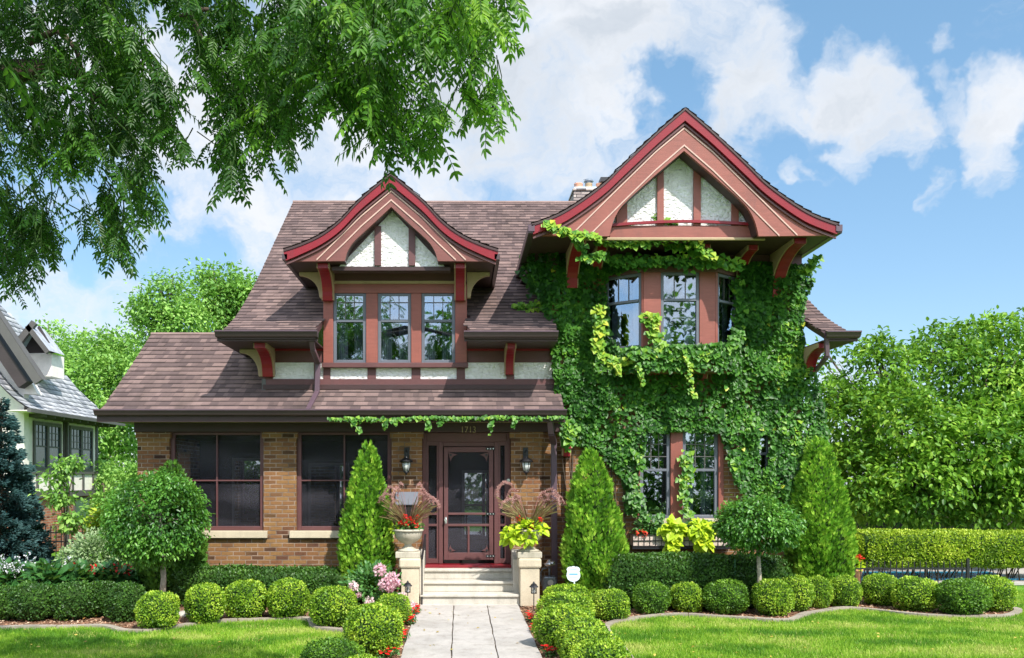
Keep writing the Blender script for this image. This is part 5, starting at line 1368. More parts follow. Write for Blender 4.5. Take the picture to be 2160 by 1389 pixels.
    strand([(1400, 510), (1450, 525), (1480, 535), (1520, 555), (1560, 560)], .065, 260, 14.3, .52)
    strand([(1280, 545), (1340, 550), (1400, 548), (1450, 552), (1500, 555)], .065, 330, 14.35, .42)
    # below and across the bay window
    strand([(1262, 640), (1266, 690), (1262, 740), (1285, 765), (1330, 760)], .05, 230, 14.6, .72)
    strand([(1330, 745), (1390, 745), (1430, 748), (1500, 745)], .06, 300, 14.48, .48)
    strand([(1352, 665), (1378, 690), (1385, 720), (1405, 740)], .055, 150, 14.48, .6)
    strand([(1365, 662), (1385, 668), (1380, 690)], .03, 60, 14.46, .8)
    strand([(1445, 750), (1456, 780), (1452, 805), (1462, 838)], .022, 80, 14.4, .72, (.035, .065))
    strand([(1345, 765), (1352, 790), (1356, 812)], .02, 32, 14.3, .7, (.04, .07))
    strand([(1302, 770), (1305, 795)], .02, 20, 14.3, .8, (.04, .07))
    strand([(1500, 745), (1530, 735), (1555, 700)], .06, 120, 14.6, .45)
    strand([(1552, 590), (1560, 640), (1556, 700), (1545, 730)], .05, 260, 14.8, .36)
    # right verge
    strand([(1690, 575, 14.6), (1712, 558, 14.3), (1722, 540, 14.2)], .05, 100, 14.3, .55)
    # lower window post and frame
    strand([(1445, 950), (1450, 990), (1440, 1040), (1450, 1085)], .05, 150, 14.9, .62)
    strand([(1335, 1000), (1340, 1050), (1350, 1090), (1400, 1095)], .06, 150, 14.85, .42)
    strand([(1300, 960), (1340, 950), (1350, 990)], .05, 80, 14.9, .45)
    # spread on the main roof
    for (a, b) in (((1165, 650), (1060, 668)), ((1165, 668), (1048, 680)), ((1165, 640), (1085, 645)), ((1160, 660), (1100, 660))):
        strand([(a[0], a[1], 15.3), (b[0], b[1], 15.35)], .035, 80, 15.3, .62, (.05, .09))
    # left of the wing under the gable soffit
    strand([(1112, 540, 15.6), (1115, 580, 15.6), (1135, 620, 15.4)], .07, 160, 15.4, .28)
    # along the porch gutter
    strand([(700, 884), (742, 882), (820, 885), (900, 880), (980, 883), (1060, 879), (1130, 882), (1190, 880)], .021, 480, 14.34, .48, (.035, .068))
    for u, v0, v1 in ((760, 888, 912), (748, 886, 898), (815, 888, 902), (835, 888, 895), (905, 886, 905), (1038, 888, 918), (1085, 886, 900), (930, 886, 896)):
        strand([(u, v0), (u-3, v1)], .012, 14, 14.34, .48, (.045, .075))
    strand([(1190, 884), (1205, 900), (1195, 930)], .05, 70, 14.5, .5)
    strand([(1185, 900), (1190, 925), (1195, 948)], .03, 40, 14.7, .45)
    k = len(P)
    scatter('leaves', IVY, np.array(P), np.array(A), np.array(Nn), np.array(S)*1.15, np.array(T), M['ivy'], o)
    for _ in range(60):
        u, v = rnd.uniform(1190, 1720), rnd.uniform(900, 1060); 
        x = X(u, 15)
        if 1325 < u < 1650: continue
        vine.tube([(x, 14.985, Z(1100, 15)*0+.4), (x+rnd.uniform(-.1, .1), 14.98, 1.6), (x+rnd.uniform(-.15, .15), 14.975, 2.9)], [.011, .009, .005], 5)
    vine.build('stems', M['bark'], o)
ivy()
# ================================================================== POTS, FLOWERS, BEDS
def leafclump(name, par, ctr, rad, n, size, mat, T=LEAF, tint=.5, up=.2, drop=0.0, flatz=.7):
    d = rdir(n); r = rng.uniform(.4, 1.0, n)
    P = np.array(ctr)+d*np.array([rad[0], rad[1], rad[2]])*r[:, None]
    ax = nrm(d*.7+rdir(n)*.5+np.array([0, 0, up-drop])); nn = nrm(rdir(n)*.5+np.array([0, -.5, 1.0]))
    return scatter(name, T, P, ax, nn, rng.uniform(size*.7, size*1.3, n), rng.normal(tint, .2, n), mat, par)
HEART = (np.array([(0, 0, 0), (-.42, .12, .06), (-.36, .55, .03), (0, 1, -.15), (.42, .12, .06), (.36, .55, .03)], float), np.array([(0, 1, 2, 3), (0, 3, 5, 4)])[:, [0, 3, 2, 1]])
def planting(cx, cy, lab, lime, fg):
    zb = 1.25
    o = empty('urn_planting', (cx, cy, zb), lab, 'plant', 'plantings in the two urns')
    # grass blades and arching plumes
    V = []; pl = MB(); P = []; AX = []; NN = []; S = []; TT = []
    bl_ = MB()
    for i in range(170):
        a = rnd.uniform(0, 6.28); r = rnd.uniform(.15, .5); h = rnd.uniform(.3, .62)
        p0 = Vector((cx+.05*math.cos(a), cy+.05*math.sin(a), zb-.02)); p1 = p0+Vector((r*.35*math.cos(a), r*.35*math.sin(a), h*.65)); p2 = p0+Vector((r*math.cos(a), r*math.sin(a), h*rnd.uniform(.7, 1)))
        prev = p0
        for k in range(1, 5):
            t = k/4; q = p0*(1-t)**2+p1*2*t*(1-t)+p2*t*t
            P.append(tuple(prev)); AX.append(tuple(q-prev)); NN.append((math.cos(a+1.57), math.sin(a+1.57), .3)); S.append((q-prev).length*1.03); TT.append(rnd.random()); prev = q
    T = (np.array([(-.045, 0, 0), (.045, 0, 0), (.035, 1, 0), (-.035, 1, 0)], float), np.array([(0, 1, 2, 3)]))
    scatter('grass_blades', T, np.array(P), np.array(AX), np.array(NN), S, np.array(TT), M['pgrass'], o)
    fuzzP = []; fA = []; fS = []
    for i in range(12):
        a = rnd.choice((rnd.uniform(-.7, .7), rnd.uniform(2.4, 3.9), rnd.uniform(0, 6.28))); r = rnd.uniform(.25, .55); h = rnd.uniform(.48, .80)
        dx, dy = math.cos(a), math.sin(a)*.6
        p = [Vector((cx, cy, zb)), Vector((cx+dx*r*.35, cy+dy*r*.35, zb+h*.6)), Vector((cx+dx*r*.62, cy+dy*r*.62, zb+h*.95)), Vector((cx+dx*r*.85, cy+dy*r*.85, zb+h)), Vector((cx+dx*r*1.05, cy+dy*r*1.05, zb+h*.88)), Vector((cx+dx*r*1.12, cy+dy*r*1.12, zb+h*.70))]
        pl.tube(p[:3], .003, 4)
        pp = [tuple(x) for x in resample([tuple(x) for x in p[2:]], n=30)]
        for x in pp:
            for k in range(10):
                v = Vector(tuple(rdir(1)[0])); fuzzP.append(tuple(Vector(x))); fA.append(tuple(v)); fS.append(rnd.uniform(.022, .038))
    pl.build('plume_stalks', M['plume'], o)
    n = len(fuzzP); scatter('plumes', (np.array([(-.12, 0, 0), (.12, 0, 0), (.05, 1, 0), (-.05, 1, 0)], float), np.array([(0, 1, 2, 3)])), np.array(fuzzP), np.array(fA), rdir(n), fS, rng.random(n), M['plume'], o)
    leafclump('green_leaves', o, (cx, cy, zb+.06), (.24, .2, .12), 260, .06, M['garden'], LEAF, .8)
    fx = [(-.12, .14), (-.02, .12), (.08, .17), (.02, .22), (.14, .10), (-.05, .26), (.16, .24)] if not lime else [(-.18, .22), (-.1, .2), (.02, .16), (.04, .08), (.18, .2)]
    for (a, b) in fx:
        c = leafclump('red_flower', o, (cx+a, cy-.14, zb+b-.03), (.03, .03, .03), 34, .034, M['redfl'], DIAM, .5, .3)
    if lime:
        leafclump('lime_vine', o, (cx-.05, cy-.12, zb+.03), (.33, .16, .13), 170, .10, M['lime'], HEART, .5, 0, .3)
        leafclump('lime_vine', o, (cx-.28, cy-.12, zb-.10), (.17, .10, .13), 90, .11, M['lime'], HEART, .5, 0, .7)
        leafclump('lime_vine', o, (cx-.02, cy-.2, zb-.12), (.12, .06, .12), 40, .10, M['lime'], HEART, .45, 0, .7)
    else:
        leafclump('lime_sprig', o, (cx-.22, cy-.05, zb+.02), (.07, .08, .10), 40, .06, M['lime'], LEAF, .3)
planting(X(861, 14.12), 14.12, 'red flowers and plumed purple grass growing in the left urn', False, 0)
planting(X(1116, 14.12), 14.12, 'lime green vine, red flowers and plumed purple grass growing in the right urn', True, 0)
# window box planting
wp = empty('window_box_plants', (X(1440, 14.8), 14.8, Z(1129, 14.8)), 'two mounds of lime vine with green plants growing in the window box', 'plants')
zwb = Z(1129, 14.8)
leafclump('green_leaves', wp, (X(1440, 14.8), 14.85, zwb+.07), (.9, .10, .13), 900, .06, M['garden'], LEAF, .7)
leafclump('green_leaves', wp, (X(1370, 14.8), 14.85, zwb+.16), (.25, .10, .17), 300, .055, M['garden'], LEAF, .6)
leafclump('green_leaves', wp, (X(1475, 14.8), 14.85, zwb+.14), (.30, .10, .12), 300, .055, M['garden'], LEAF, .8)
for u, v, rx, rz, k in ((1420, 1116, .19, .16, 110), (1477, 1118, .21, .17, 130), (1418, 1148, .10, .15, 45), (1482, 1146, .13, .11, 45)):
    leafclump('lime_vine', wp, (X(u, 14.65), 14.63, Z(v, 14.65)), (rx, .10, rz), k, .13, M['lime'], HEART, .5, 0, .6)
leafclump('orange_flower', wp, (X(1355, 14.7), 14.7, zwb+.03), (.12, .05, .06), 50, .035, M['redfl'], DIAM, .9)
# pink peonies / hydrangea at the steps
hy = empty('pink_flower_bush', (X(800, 13.7), 13.7, 0), 'leafy bush with large pale pink blooms beside the left pier', 'flower bush')
leafclump('leaves', hy, (X(785, 13.7), 13.7, .38), (.48, .3, .36), 900, .075, M['garden'], LEAF, .75)
mb = MB()
for i, (u, v, r) in enumerate(((801, 1203, 11), (746, 1238, 9), (814, 1232, 13), (828, 1222, 12), (779, 1271, 10), (848, 1263, 10), (870, 1281, 10), (757, 1255, 5), (822, 1240, 9), (835, 1230, 8))):
    d = 13.45; rr = r*d/F
    n = 130; dd = rdir(n); P = np.array([X(u, d), d, Z(v, d)])+dd*rr*rng.uniform(.75, 1, n)[:, None]
    t = rng.random(n)*.6+(.4 if i in (1, 4, 5, 6) else .05)
    scatter('bloom', DIAM, P, nrm(rdir(n)+dd*.5), dd, rng.uniform(rr*.5, rr*.8, n), t, M['pinkfl'], hy)
    mb.tube([(X(790, d), 13.7, .05), (X(u, d), d+.02, Z(v, d)-rr)], .006, 5)
mb.build('stems', M['garden2'], hy)
# red impatiens along the walk
def flowerpatch(u, v, w, dp, n, label, gp, mat='redfl'):
    x, y = G(u, v); o = empty('red_flower_clump', (x, y, 0), label, 'flowers', gp)
    N_ = n; P = np.stack([x+rng.normal(0, w*.45, N_), y+rng.normal(0, dp*.5, N_), rng.uniform(.06, .13, N_)], 1)
    P5 = np.repeat(P, 5, 0); ang = np.tile(np.arange(5)*1.257, N_); ax = np.stack([np.cos(ang), np.sin(ang)-.2, np.full(len(ang), .35)], 1)
    scatter('petals', DIAM, P5, ax, np.tile([0, -.7, 1.0], (len(P5), 1)), np.full(len(P5), .026), np.repeat(rng.random(N_), 5), M[mat], o)
    Q = np.stack([x+rng.normal(0, w*.5, n*4), y+rng.normal(0, dp*.5, n*4), rng.uniform(.01, .09, n*4)], 1)
    scatter('leaves', LEAF, Q, rdir(n*4)+np.array([0, 0, .4]), rdir(n*4)*.5+np.array([0, 0, 1]), np.full(n*4, .04), rng.random(n*4), M['garden'], o)
gr = 'red flowers edging the walk'
flowerpatch(878, 1296, .07, .25, 34, 'red flower clump left of the walk nearest the steps', gr)
flowerpatch(868, 1318, .07, .2, 26, 'red flower clump left of the walk beside the small boxwood ball', gr)
flowerpatch(853, 1350, .05, .3, 26, 'red flower clump left of the walk beside the large boxwood ball', gr)
flowerpatch(842, 1322, .05, .2, 14, 'small red flower clump between two boxwood balls left of the walk', gr)
flowerpatch(815, 1386, .13, .2, 44, 'wide red flower clump at the bottom edge left of the walk', gr)
flowerpatch(1118, 1312, .05, .3, 26, 'red flower clump right of the walk nearest the steps', gr)
flowerpatch(1124, 1336, .04, .2, 14, 'small red flower clump right of the walk beside the big boxwood ball', gr)
flowerpatch(1160, 1386, .08, .12, 26, 'red flower clump at the bottom edge right of the walk', gr)

# left garden bed
def bedplant(name, u, v, d, r, n, size, mat, label, T=LEAF, tint=.5, cat='plant', group=None, sq=.8, droop=0):
    o = empty(name, (X(u, d), d, 0), label, cat, group)
    leafclump('leaves', o, (X(u, d), d, Z(v, d)), (r*d/F, r*d/F*.6, r*d/F*sq), n, size, mat, T, tint, .2, droop)
    mb = MB()
    for i in range(9): mb.tube([(X(u, d)+rnd.uniform(-.03, .03), d, 0), (X(u, d)+rnd.uniform(-.6, .6)*r*d/F, d+rnd.uniform(-.1, .1), Z(v, d)+rnd.uniform(-.2, .4)*r*d/F)], [.008, .004], 4)
    mb.build('stems', M['garden2'], o)
    return o
hst = 'broad leaved plants in the left bed'
HL = leaf_t(.38, .12, .35, .3, .7, .8)
for u, v, d, r, lab in ((25, 1225, 14.2, 42, 'broad leaved plant below the blue spruce at the left edge'), (95, 1225, 14.0, 45, 'broad leaved plant between the white blooms and the variegated shrub'), (165, 1228, 14.2, 42, 'blue green broad leaved plant under the variegated shrub'), (240, 1228, 14.4, 45, 'broad leaved plant left of the pale tree trunk'), (300, 1235, 14.6, 40, 'broad leaved plant right behind the pale tree trunk')):
    bedplant('broad_leaved_plant', u, v, d, r, 420, .13, M['garden'], lab, HL, .35, group=hst)
bedplant('variegated_shrub', 205, 1165, 15.0, 62, 2300, .06, M['varieg'], 'pale green and cream variegated shrub in front of the iron fence', LEAF, .5, 'shrub')
bedplant('variegated_shrub', 160, 1180, 15.3, 40, 1100, .055, M['varieg'], 'smaller pale variegated shrub left of the larger one', LEAF, .35, 'shrub')
bedplant('green_shrub', 235, 1110, 16.5, 55, 1800, .09, M['hedge'], 'light green shrub beyond the iron fence between the houses', LEAF, .5, 'shrub')
for u, v, lab in ((150, 1200, 'red flowers before the fence, left cluster'), (205, 1203, 'red flowers among the broad leaves, middle cluster'), (262, 1200, 'red flowers left of the round-crowned tree, right cluster')):
    o = empty('red_flowers', (X(u, 14.3), 14.3, 0), lab, 'flowers', 'red flowers in the left bed')
    leafclump('petals', o, (X(u, 14.3), 14.3, Z(v, 14.3)), (.2, .15, .09), 45, .05, M['redfl'], DIAM, .1)
    mb = MB()
    for i in range(5): mb.tube([(X(u, 14.3), 14.3, 0), (X(u, 14.3)+rnd.uniform(-.15, .15), 14.3, Z(v, 14.3))], .004, 4)
    mb.build('stems', M['garden2'], o)
for u, v, lab in ((12, 1190, 'white flower spikes at the left edge below the spruce'), (52, 1185, 'leaning white flower spikes beside the spruce'), (115, 1195, 'white flower spikes left of the red flowers')):
    o = empty('white_flower_spikes', (X(u, 14.1), 14.1, 0), lab, 'flowers', 'white flower spikes in the left bed')
    mb = MB(); P = []
    for i in range(5):
        a = Vector((X(u, 14.1)+rnd.uniform(-.05, .05), 14.1, 0)); b = Vector((X(u, 14.1)+rnd.uniform(-.2, .2), 14.1+rnd.uniform(-.1, .1), Z(v, 14.1)+rnd.uniform(-.05, .2)))
        mb.tube([a, b], .006, 4)
        for k in range(26): P.append(tuple(a.lerp(b, rnd.uniform(.68, 1))+Vector((rnd.gauss(0, .025), rnd.gauss(0, .025), 0))))
    mb.build('stalks', M['garden2'], o); n = len(P)
    scatter('blooms', DIAM, np.array(P), rdir(n)+np.array([0, -.2, -.5]), rdir(n), rng.uniform(.03, .055, n), rng.random(n), M['whitefl'], o)
# sapling
tree('sapling', (X(135, 16), 16), [bl(135, 985, 16, 22), bl(125, 1050, 16, 26), bl(150, 1100, 16, 26), bl(160, 975, 16, 14), bl(120, 1010, 16, 18)], 1100, .11, M['maple'], 'young loose tree in front of the neighbouring house wall', .025, spread=.09, cl=5, inner=.2)
# blue spruce
def spruce():
    u, d = 2, 16.5; cx = X(u, d); ztop = Z(840, d); R0 = 112*d/F
    o = empty('blue_spruce', (cx, d, 0), 'blue green spruce with layered boughs at the left edge', 'tree')
    mb = MB(); mb.tube([(cx, d, 0), (cx, d, ztop)], [.10, .01], 8)
    P = []; A = []; Nn = []; S = []; T = []
    L = 32
    for i in range(L):
        t = (i+.5)/L; z = .25+(ztop-.35)*(1-t); r = R0*(.08+.92*t**.85)*rnd.uniform(.88, 1.08)
        nb = int(7+9*t)
        for k in range(nb):
            a = rnd.uniform(0, 6.28); e = Vector((math.cos(a), math.sin(a), 0)); zz = z+rnd.uniform(-.09, .09)
            mb.tube([(cx, d, zz), (cx+e.x*r*.9, d+e.y*r*.9, zz-.10*r)], [.012, .004], 4)
            m_ = int(30+110*r)
            for j in range(m_):
                s = rnd.random()**.6; q = Vector((cx, d, zz))+e*r*s+Vector((0, 0, -.16*r*s**1.0+.12*r*s*s))
                w = .13*r*(1.1-s)+.03; sd = Vector((-e.y, e.x, 0)); g = rnd.uniform(-1, 1)
                P.append(tuple(q+sd*g*w*1.6+Vector((0, 0, rnd.gauss(0, .035))))); A.append(tuple(e*.8+sd*g*.8+Vector((0, 0, rnd.uniform(-.1, .25))))); Nn.append((rnd.gauss(0, .3), rnd.gauss(0, .3), 1)); S.append(rnd.uniform(.06, .11)); T.append(.25+.5*s+rnd.gauss(0, .12))
    mb.build('trunk', M['bark'], o)
    TN = (np.array([(0, 0, 0), (-.16, .5, .10), (0, 1, 0), (.16, .5, .10), (0, .4, -.16), (0, .5, .2)], float), np.array([(0, 3, 2, 1), (0, 4, 2, 5)]))
    scatter('crown', TN, np.array(P), np.array(A), np.array(Nn), S, np.array(T), M['spruce'], o)
spruce()
# pot of flowers by the pool
fp = empty('flower_pot', (X(1803, 17.0), 17.0, .03), 'pot with red and lime flowers standing on the pool deck', 'flower pot')
px_ = X(1803, 17.0)
MB().lathe([(.10, .031), (.14, .25), (.16, .27), (.15, .29), (.12, .27)], (px_, 17.0, 0), 16).build('pot', M['terra'], fp, smooth=True)
leafclump('lime_leaves', fp, (px_, 17.0, .36), (.2, .15, .14), 150, .08, M['lime'], HEART, .4)
leafclump('red_blooms', fp, (px_+.03, 16.95, .5), (.10, .08, .06), 60, .05, M['redfl'], DIAM, .8)

# ================================================================== NEIGHBOURING HOUSE
nh = empty('neighbouring_house', (-13, 24, 0), 'white stucco and grey timber house at the left edge behind the spruce', 'house')
xw, y0, y1, ze = -11.4, 22.3, 26.8, 3.85
bx('stucco_wall', M['nwall'], nh, (xw-6, xw, y0, y1, 1.55, ze)); 
bx('brick_base', M['redbrick'], nh, (xw-5.9, xw-.06, y0+.06, y1-.06, 0, 1.549))
wy = lambda u: F*xw/(u-U0) if True else 0
for (ya, yb_) in ((22.85, 24.25), (24.95, 26.35)):
    f = MB(); x = xw
    f.box(x+.001, x+.05, ya-.08, yb_+.08, 2.28, 2.38); f.box(x+.001, x+.05, ya-.08, yb_+.08, 3.52, 3.62)
    ym = (ya+yb_)/2
    for a, b in ((ya-.08, ya), (yb_, yb_+.08), (ym-.06, ym+.06)): f.box(x+.001, x+.05, a, b, 2.3801, 3.5199)
    w = f.build('window', M['ntrim'], nh)
    for a, b in ((ya, ym-.06), (ym+.06, yb_)):
        bx('pane', M['glass2'], w, (x+.005, x+.012, a, b, 2.38, 3.52))
        bx('glazing_bars', M['ntrim'], w, (x+.013, x+.03, a, b, 2.93, 2.97), *[(x+.013, x+.025, a+(b-a)*t-.012, a+(b-a)*t+.012, 2.971, 3.52) for t in (.33, .67)], *[(x+.0131, x+.024, a, b, zc-.01, zc+.01) for zc in (3.15, 3.33)])
f = bx('window', M['ntrim'], nh, (xw-.059, xw-.01, 25.3, 26.3, .75, 1.5)); bx('pane', M['glass2'], f, (xw-.0099, xw-.005, 25.38, 26.22, .82, 1.42))
bx('timber', M['ntrim'], nh, *[(xw+.001, xw+.035, a-.05, a+.05, 1.72, 2.2) for a in (22.4, 23.0, 23.7, 24.4, 25.1, 25.8, 26.5)], (xw+.001, xw+.045, y0, y1+.02, 2.2001, 2.28), (xw+.001, xw+.06, y0, y1+.02, 1.55, 1.72), (xw+.001, xw+.04, 24.5, 24.7, 2.281, 3.7), (xw+.001, xw+.04, y1-.12, y1+.02, 2.281, 3.7), (xw+.001, xw+.045, y0, y1+.02, 3.7001, ze))
bx('downspout', M['ntrim'], nh, (xw+.045, xw+.12, 24.55, 24.64, .1, ze))
# flared roof with hip at the far end
def nx(t): return xw+.6-3.8*t
pr = [(xw+.62, 3.82), (xw+.1, 4.2), (xw-.6, 5.0), (xw-1.7, 6.5), (xw-2.4, 7.4)]
pr = smooth_curve([(-a, z) for a, z in pr], 24)
shingles('roof', pr, 21.4, 27.2, lambda a, b, z: (-a, b, z), M['slateroof'], nh, course=.2, keep=lambda a, b: b < 27.2-(a-10.78)*.62)
mb = MB()
for i in range(len(pr)-1):
    (a, z), (b, w) = pr[i], pr[i+1]; e0 = 27.2-(a-10.78)*.62; e1 = 27.2-(b-10.78)*.62
    mb.add([(-a, 21.4, z-.02), (-a, e0, z-.02), (-b, e1, w-.02), (-b, 21.4, w-.02)], [(0, 1, 2, 3)])
    mb.add([(-a, e0, z-.01), (-a-6, e0, z-.01), (-b-6, e1, w-.01), (-b, e1, w-.01)], [(0, 1, 2, 3)])
mb.build('roof_deck', M['ntrim'], nh)
bx('eave_gutter', M['ntrim'], nh, (xw+.6, xw+.70, 21.3, 27.3, 3.74, 3.84)); bx('soffit', M['nwall'], nh, (xw+.0, xw+.6, 21.4, 27.2, 3.78, 3.80))
for i in range(10): bx('rafter_end', M['ntrim'], nh, (xw+.05, xw+.58, y0+.5*i, y0+.5*i+.07, 3.68, 3.779))
# front gable with a deep rake board, and the small dormer
def rake(name, xa, za, xb, zb_, y_, w=.28, th=.16, mat='ntrim'):
    d_ = Vector((xb-xa, 0, zb_-za)).normalized(); n_ = Vector((-d_.z, 0, d_.x))
    if n_.z > 0: n_ = -n_
    p = [Vector((xa, 0, za)), Vector((xb, 0, zb_)), Vector((xb, 0, zb_))+n_*w, Vector((xa, 0, za))+n_*w]
    return MB().prism([(q.x, q.z) for q in p], y_, y_+th).build(name, M[mat], nh)
g0 = (X(92, 21.6), Z(812, 21.6)); g1 = (X(-70, 21.6), Z(560, 21.6))
rake('rake_board', g0[0], g0[1]+.12, g1[0], g1[1], 21.5, .22, .1); 
mb = MB(); mb.add([(g0[0], 21.5, g0[1]+.13), (g1[0], 21.5, g1[1]+.02), (g1[0], 21.8, g1[1]+.02), (g0[0], 21.8, g0[1]+.13)], [(0, 1, 2, 3)]); mb.build('front_gable_roof', M['ntrim'], nh)
MB().prism([(g0[0]-.35, g0[1]-.2), (g1[0], g1[1]-.3), (g1[0]-1, g1[1]-.3), (g1[0]-1, 1.6), (g0[0]-.7, 1.6), (g0[0]-.7, g0[1]-.2)][::-1], 22.0, 22.25).build('front_wall', M['nwall'], nh)
rake('inner_rake_board', g0[0]-.42, g0[1]+.10, g1[0]-.3, g1[1]-.24, 21.65, .3, .3, 'woodfence')
dd = 23.2
rake('dormer_rake', X(104, dd), Z(740, dd), X(60, dd), Z(684, dd), dd, .13, .12); rake('dormer_rake', X(20, dd), Z(735, dd), X(66, dd), Z(676, dd), dd, .16, .12)
mb = MB(); mb.prism([(X(66, dd), Z(682, dd)), (X(100, dd), Z(740, dd)), (X(32, dd), Z(740, dd))][::-1], dd+.4, dd+.5); mb.build('dormer_gable', M['woodfence'], nh)
mb = MB(); mb.box(X(36, dd), X(92, dd), dd+.45, dd+1.2, Z(790, dd), Z(741, dd)); mb.build('dormer_wall', M['nwall'], nh)
mb = MB(); p = [(X(104, dd), Z(740, dd)), (X(60, dd), Z(683, dd)), (X(20, dd), Z(733, dd))]
mb.add([(p[0][0], dd, p[0][1]), (p[1][0], dd, p[1][1]), (p[1][0], dd+.9, p[1][1]), (p[0][0], dd+.9, p[0][1]), (p[2][0], dd, p[2][1]), (p[2][0], dd+.9, p[2][1])], [(0, 1, 2, 3), (1, 4, 5, 2)]); mb.build('dormer_roof', M['slateroof2'], nh)

# street trees across the road: outside the frame, they are what the window panes mirror
for (x_, y_, h_, r_, lab) in ((9.5, -9, 7.5, 3.2, 'street tree across the road mirrored in the bay window panes'), (2.5, -12, 8.5, 3.4, 'street tree across the road mirrored in the dormer panes'), (-6, -10, 8, 3.3, 'street tree across the road mirrored in the left dormer pane')):
    tree('street_tree_opposite', (x_, y_), [((x_, y_, h_), r_, .9), ((x_+1.5, y_, h_-1), r_*.7, .8), ((x_-1.6, y_+.5, h_+.8), r_*.7, .8)], 3500, .34, M['ash'], lab, .22, spread=.3, cl=6, inner=.5)

for i_, x_ in enumerate((-19, -11, -3, 5, 13, 21)):
    tree('tree_opposite', (x_, -24+(i_ % 2)), [((x_, -24, 2.6), 4.2, .8), ((x_+2, -24.5, 5), 3.0, .8), ((x_-3, -23.6, 1.6), 2.8, .8)], 3000, .5, M['ash'], 'tree across the road, number %s from the left, mirrored in the lower panes' % ('one', 'two', 'three', 'four', 'five', 'six')[i_], .22, spread=.4, cl=6, inner=.5)

# ================================================================== SKY, SUN, CAMERA
sc = bpy.context.scene
EXPO = .62
w = bpy.data.worlds.new('World'); sc.world = w; w.use_nodes = True
nt = w.node_tree
for n in list(nt.nodes): nt.nodes.remove(n)
out = nt.nodes.new('ShaderNodeOutputWorld')
EL, ROT = R(49), R(149)
sky = nt.nodes.new('ShaderNodeTexSky'); sky.sky_type = 'NISHITA'; sky.sun_disc = False; sky.sun_elevation = EL; sky.sun_rotation = ROT; sky.air_density = 1.0; sky.dust_density = .6; sky.ozone_density = 1.6
tc = nt.nodes.new('ShaderNodeTexCoord'); dir0 = tc.outputs['Generated']
wn = N(nt, 'ShaderNodeTexNoise', {'Vector': dir0, 'Scale': 9.0, 'Detail': 5.0, 'Roughness': .6}).outputs[1]
wv = N(nt, 'ShaderNodeVectorMath', {0: wn, 1: (.5, .5, .5)}, operation='SUBTRACT').outputs[0]
dirv = N(nt, 'ShaderNodeVectorMath', {0: N(nt, 'ShaderNodeVectorMath', {0: dir0, 1: N(nt, 'ShaderNodeVectorMath', {0: wv, 3: .16}, operation='SCALE').outputs[0]}, operation='ADD').outputs[0]}, operation='NORMALIZE').outputs[0]
def dv(u, v): return Vector(((u-U0)/F, 1, (V0-v)/F)).normalized()
blobs = [(1150, 90, 270, .9), (1380, 70, 230, .9), (1590, 90, 175, .85), (1450, 230, 90, .35), (1200, 250, 170, .75), (860, 300, 230, .8), (620, 380, 190, .75), (560, 520, 110, .5), (1130, 340, 120, .6), (450, 280, 200, .8), (340, 420, 120, .6), (160, 690, 90, .75), (60, 690, 90, .6), (250, 700, 70, .6), (260, 590, 60, .5), (1815, 180, 82, .9), (1875, 280, 78, .85), (1800, 335, 48, .75), (2000, 205, 40, .6), (2110, 245, 85, .9), (2095, 340, 62, .85), (2015, 95, 36, .6), (1985, 395, 40, .75), (1660, 365, 36, .65), (1500, 230, 44, .85), (1110, 385, 60, .55), (60, 200, 260, .6), (700, 100, 300, .7), (1560, 300, 50, .4), (880, 420, 70, .6), (1900, 790, 80, .7), (1790, 800, 60, .7), (2000, 720, 40, .6)]
neg = [(1420, 205, 75, .6), (1100, 800, 200, .4), (1850, 30, 120, .5), (1950, 550, 200, .6), (1620, 300, 60, .3)]
acc = None
for lst, sgn in ((blobs, 1), (neg, -1)):
    for (u, v, r, wt) in lst:
        c = dv(u, v); ang = r/F*(c.y)
        dt = N(nt, 'ShaderNodeVectorMath', {0: dirv, 1: tuple(c)}, operation='DOT_PRODUCT').outputs['Value']
        mr = N(nt, 'ShaderNodeMapRange', {0: dt, 1: math.cos(ang*1.55), 2: math.cos(ang*.2), 3: 0.0, 4: wt}); mr.interpolation_type = 'SMOOTHSTEP'
        val = mr.outputs[0]
        if acc is None: acc = val
        elif sgn > 0:
            n = nt.nodes.new('ShaderNodeMath'); n.operation = 'SMOOTH_MAX'; nt.links.new(acc, n.inputs[0]); nt.links.new(val, n.inputs[1]); n.inputs[2].default_value = .25; acc = n.outputs[0]
        else: acc = mth(nt, 'SUBTRACT', acc, val)
nv = N(nt, 'ShaderNodeMapping', {'Vector': dirv, 'Scale': (1, 1, 1.5)}).outputs[0]
f1 = nz(nt, nv, 7.5, 9, .60, .3); f2 = nz(nt, nv, 2.6, 6, .55, .2)
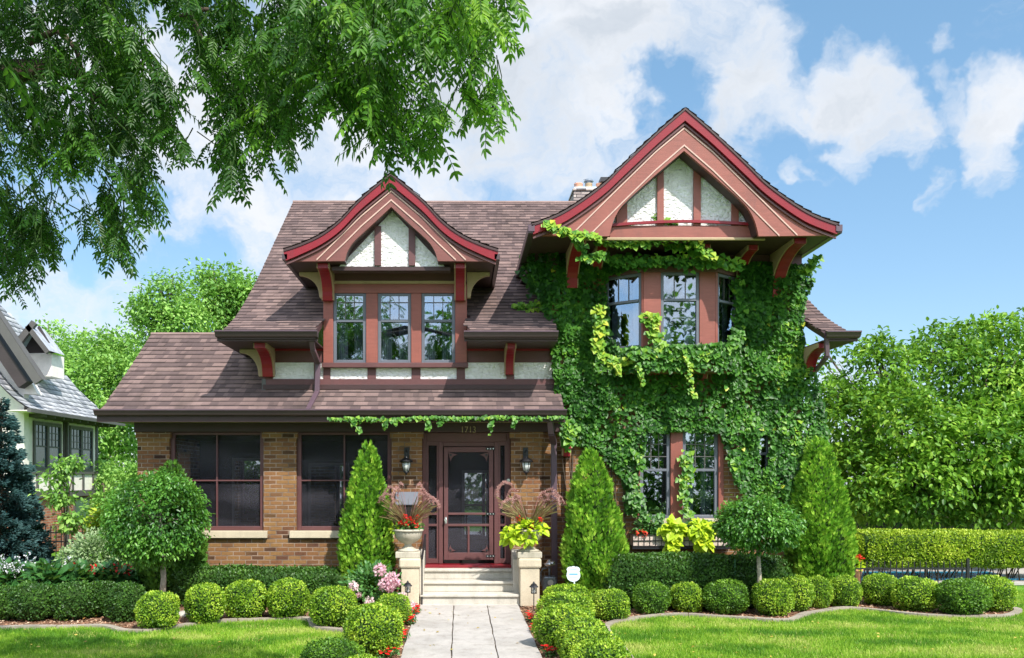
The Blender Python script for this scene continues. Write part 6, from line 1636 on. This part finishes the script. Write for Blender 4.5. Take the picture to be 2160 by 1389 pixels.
# behind the camera broken cloud from noise alone
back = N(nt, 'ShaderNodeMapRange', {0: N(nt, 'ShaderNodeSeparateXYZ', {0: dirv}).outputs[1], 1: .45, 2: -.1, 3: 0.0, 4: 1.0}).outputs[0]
cov = mth(nt, 'ADD', acc, mth(nt, 'MULTIPLY', back, mth(nt, 'MULTIPLY', f2, .9)))
dens = mth(nt, 'ADD', cov, mth(nt, 'MULTIPLY', mth(nt, 'SUBTRACT', f1, .5), 2.1))
mk = N(nt, 'ShaderNodeMapRange', {0: dens, 1: .18, 2: 1.0, 3: 0.0, 4: 1.0}); mk.interpolation_type = 'SMOOTHSTEP'; mask = mk.outputs[0]
k = 2**-EXPO/.1
f3 = nz(nt, nv, 5.0, 6, .55)
shade = mth(nt, 'ADD', mth(nt, 'MULTIPLY', dens, .30), mth(nt, 'MULTIPLY', f3, .6))
cloud = ramp(nt, shade, [(.30, (.90, .94, 1.0)), (.52, (.92, .95, 1.0)), (.68, (.68, .74, .82)), (.85, (.56, .63, .72))])
cloud = N(nt, 'ShaderNodeVectorMath', {0: cloud, 3: k*1.02}, operation='SCALE').outputs[0]
skyc = mixc(nt, 1.0, sky.outputs[0], SKYT, 'MULTIPLY')
skyc = mixc(nt, .30, skyc, (k*.27, k*.67, k*.95))
col = mixc(nt, mask, skyc, cloud)
fill_gain = mth(nt, 'ADD', mth(nt, 'MULTIPLY', back, .9), 1.0)  # sky behind the camera brightened to add fill light
col = N(nt, 'ShaderNodeVectorMath', {0: col, 3: fill_gain}, operation='SCALE').outputs[0]
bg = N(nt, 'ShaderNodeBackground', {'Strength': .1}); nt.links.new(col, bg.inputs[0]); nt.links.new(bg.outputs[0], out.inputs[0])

sl = bpy.data.lights.new('sun', 'SUN'); sl.energy = 4.2; sl.angle = R(.53); sl.color = (1, .955, .88)
so = bpy.data.objects.new('sun', sl); C.objects.link(so)
tow = Vector((math.sin(ROT)*math.cos(EL), math.cos(ROT)*math.cos(EL), math.sin(EL)))
so.rotation_euler = tow.to_track_quat('Z', 'Y').to_euler()
cam = bpy.data.cameras.new('camera'); co = bpy.data.objects.new('camera', cam); C.objects.link(co)
co.location = (0, 0, H); co.rotation_euler = (R(90), 0, 0)
cam.sensor_width = 36; cam.lens = 30; cam.shift_x = (1080-U0)/2160; cam.shift_y = (V0-694.5)/2160; cam.clip_end = 2000; cam.clip_start = .05
sc.camera = co
sc.view_settings.view_transform = 'Standard'; sc.view_settings.look = 'None'; sc.view_settings.exposure = EXPO; sc.view_settings.gamma = 1
sc.cycles.max_bounces = 6; sc.cycles.transparent_max_bounces = 12; sc.cycles.caustics_reflective = False; sc.cycles.caustics_refractive = False
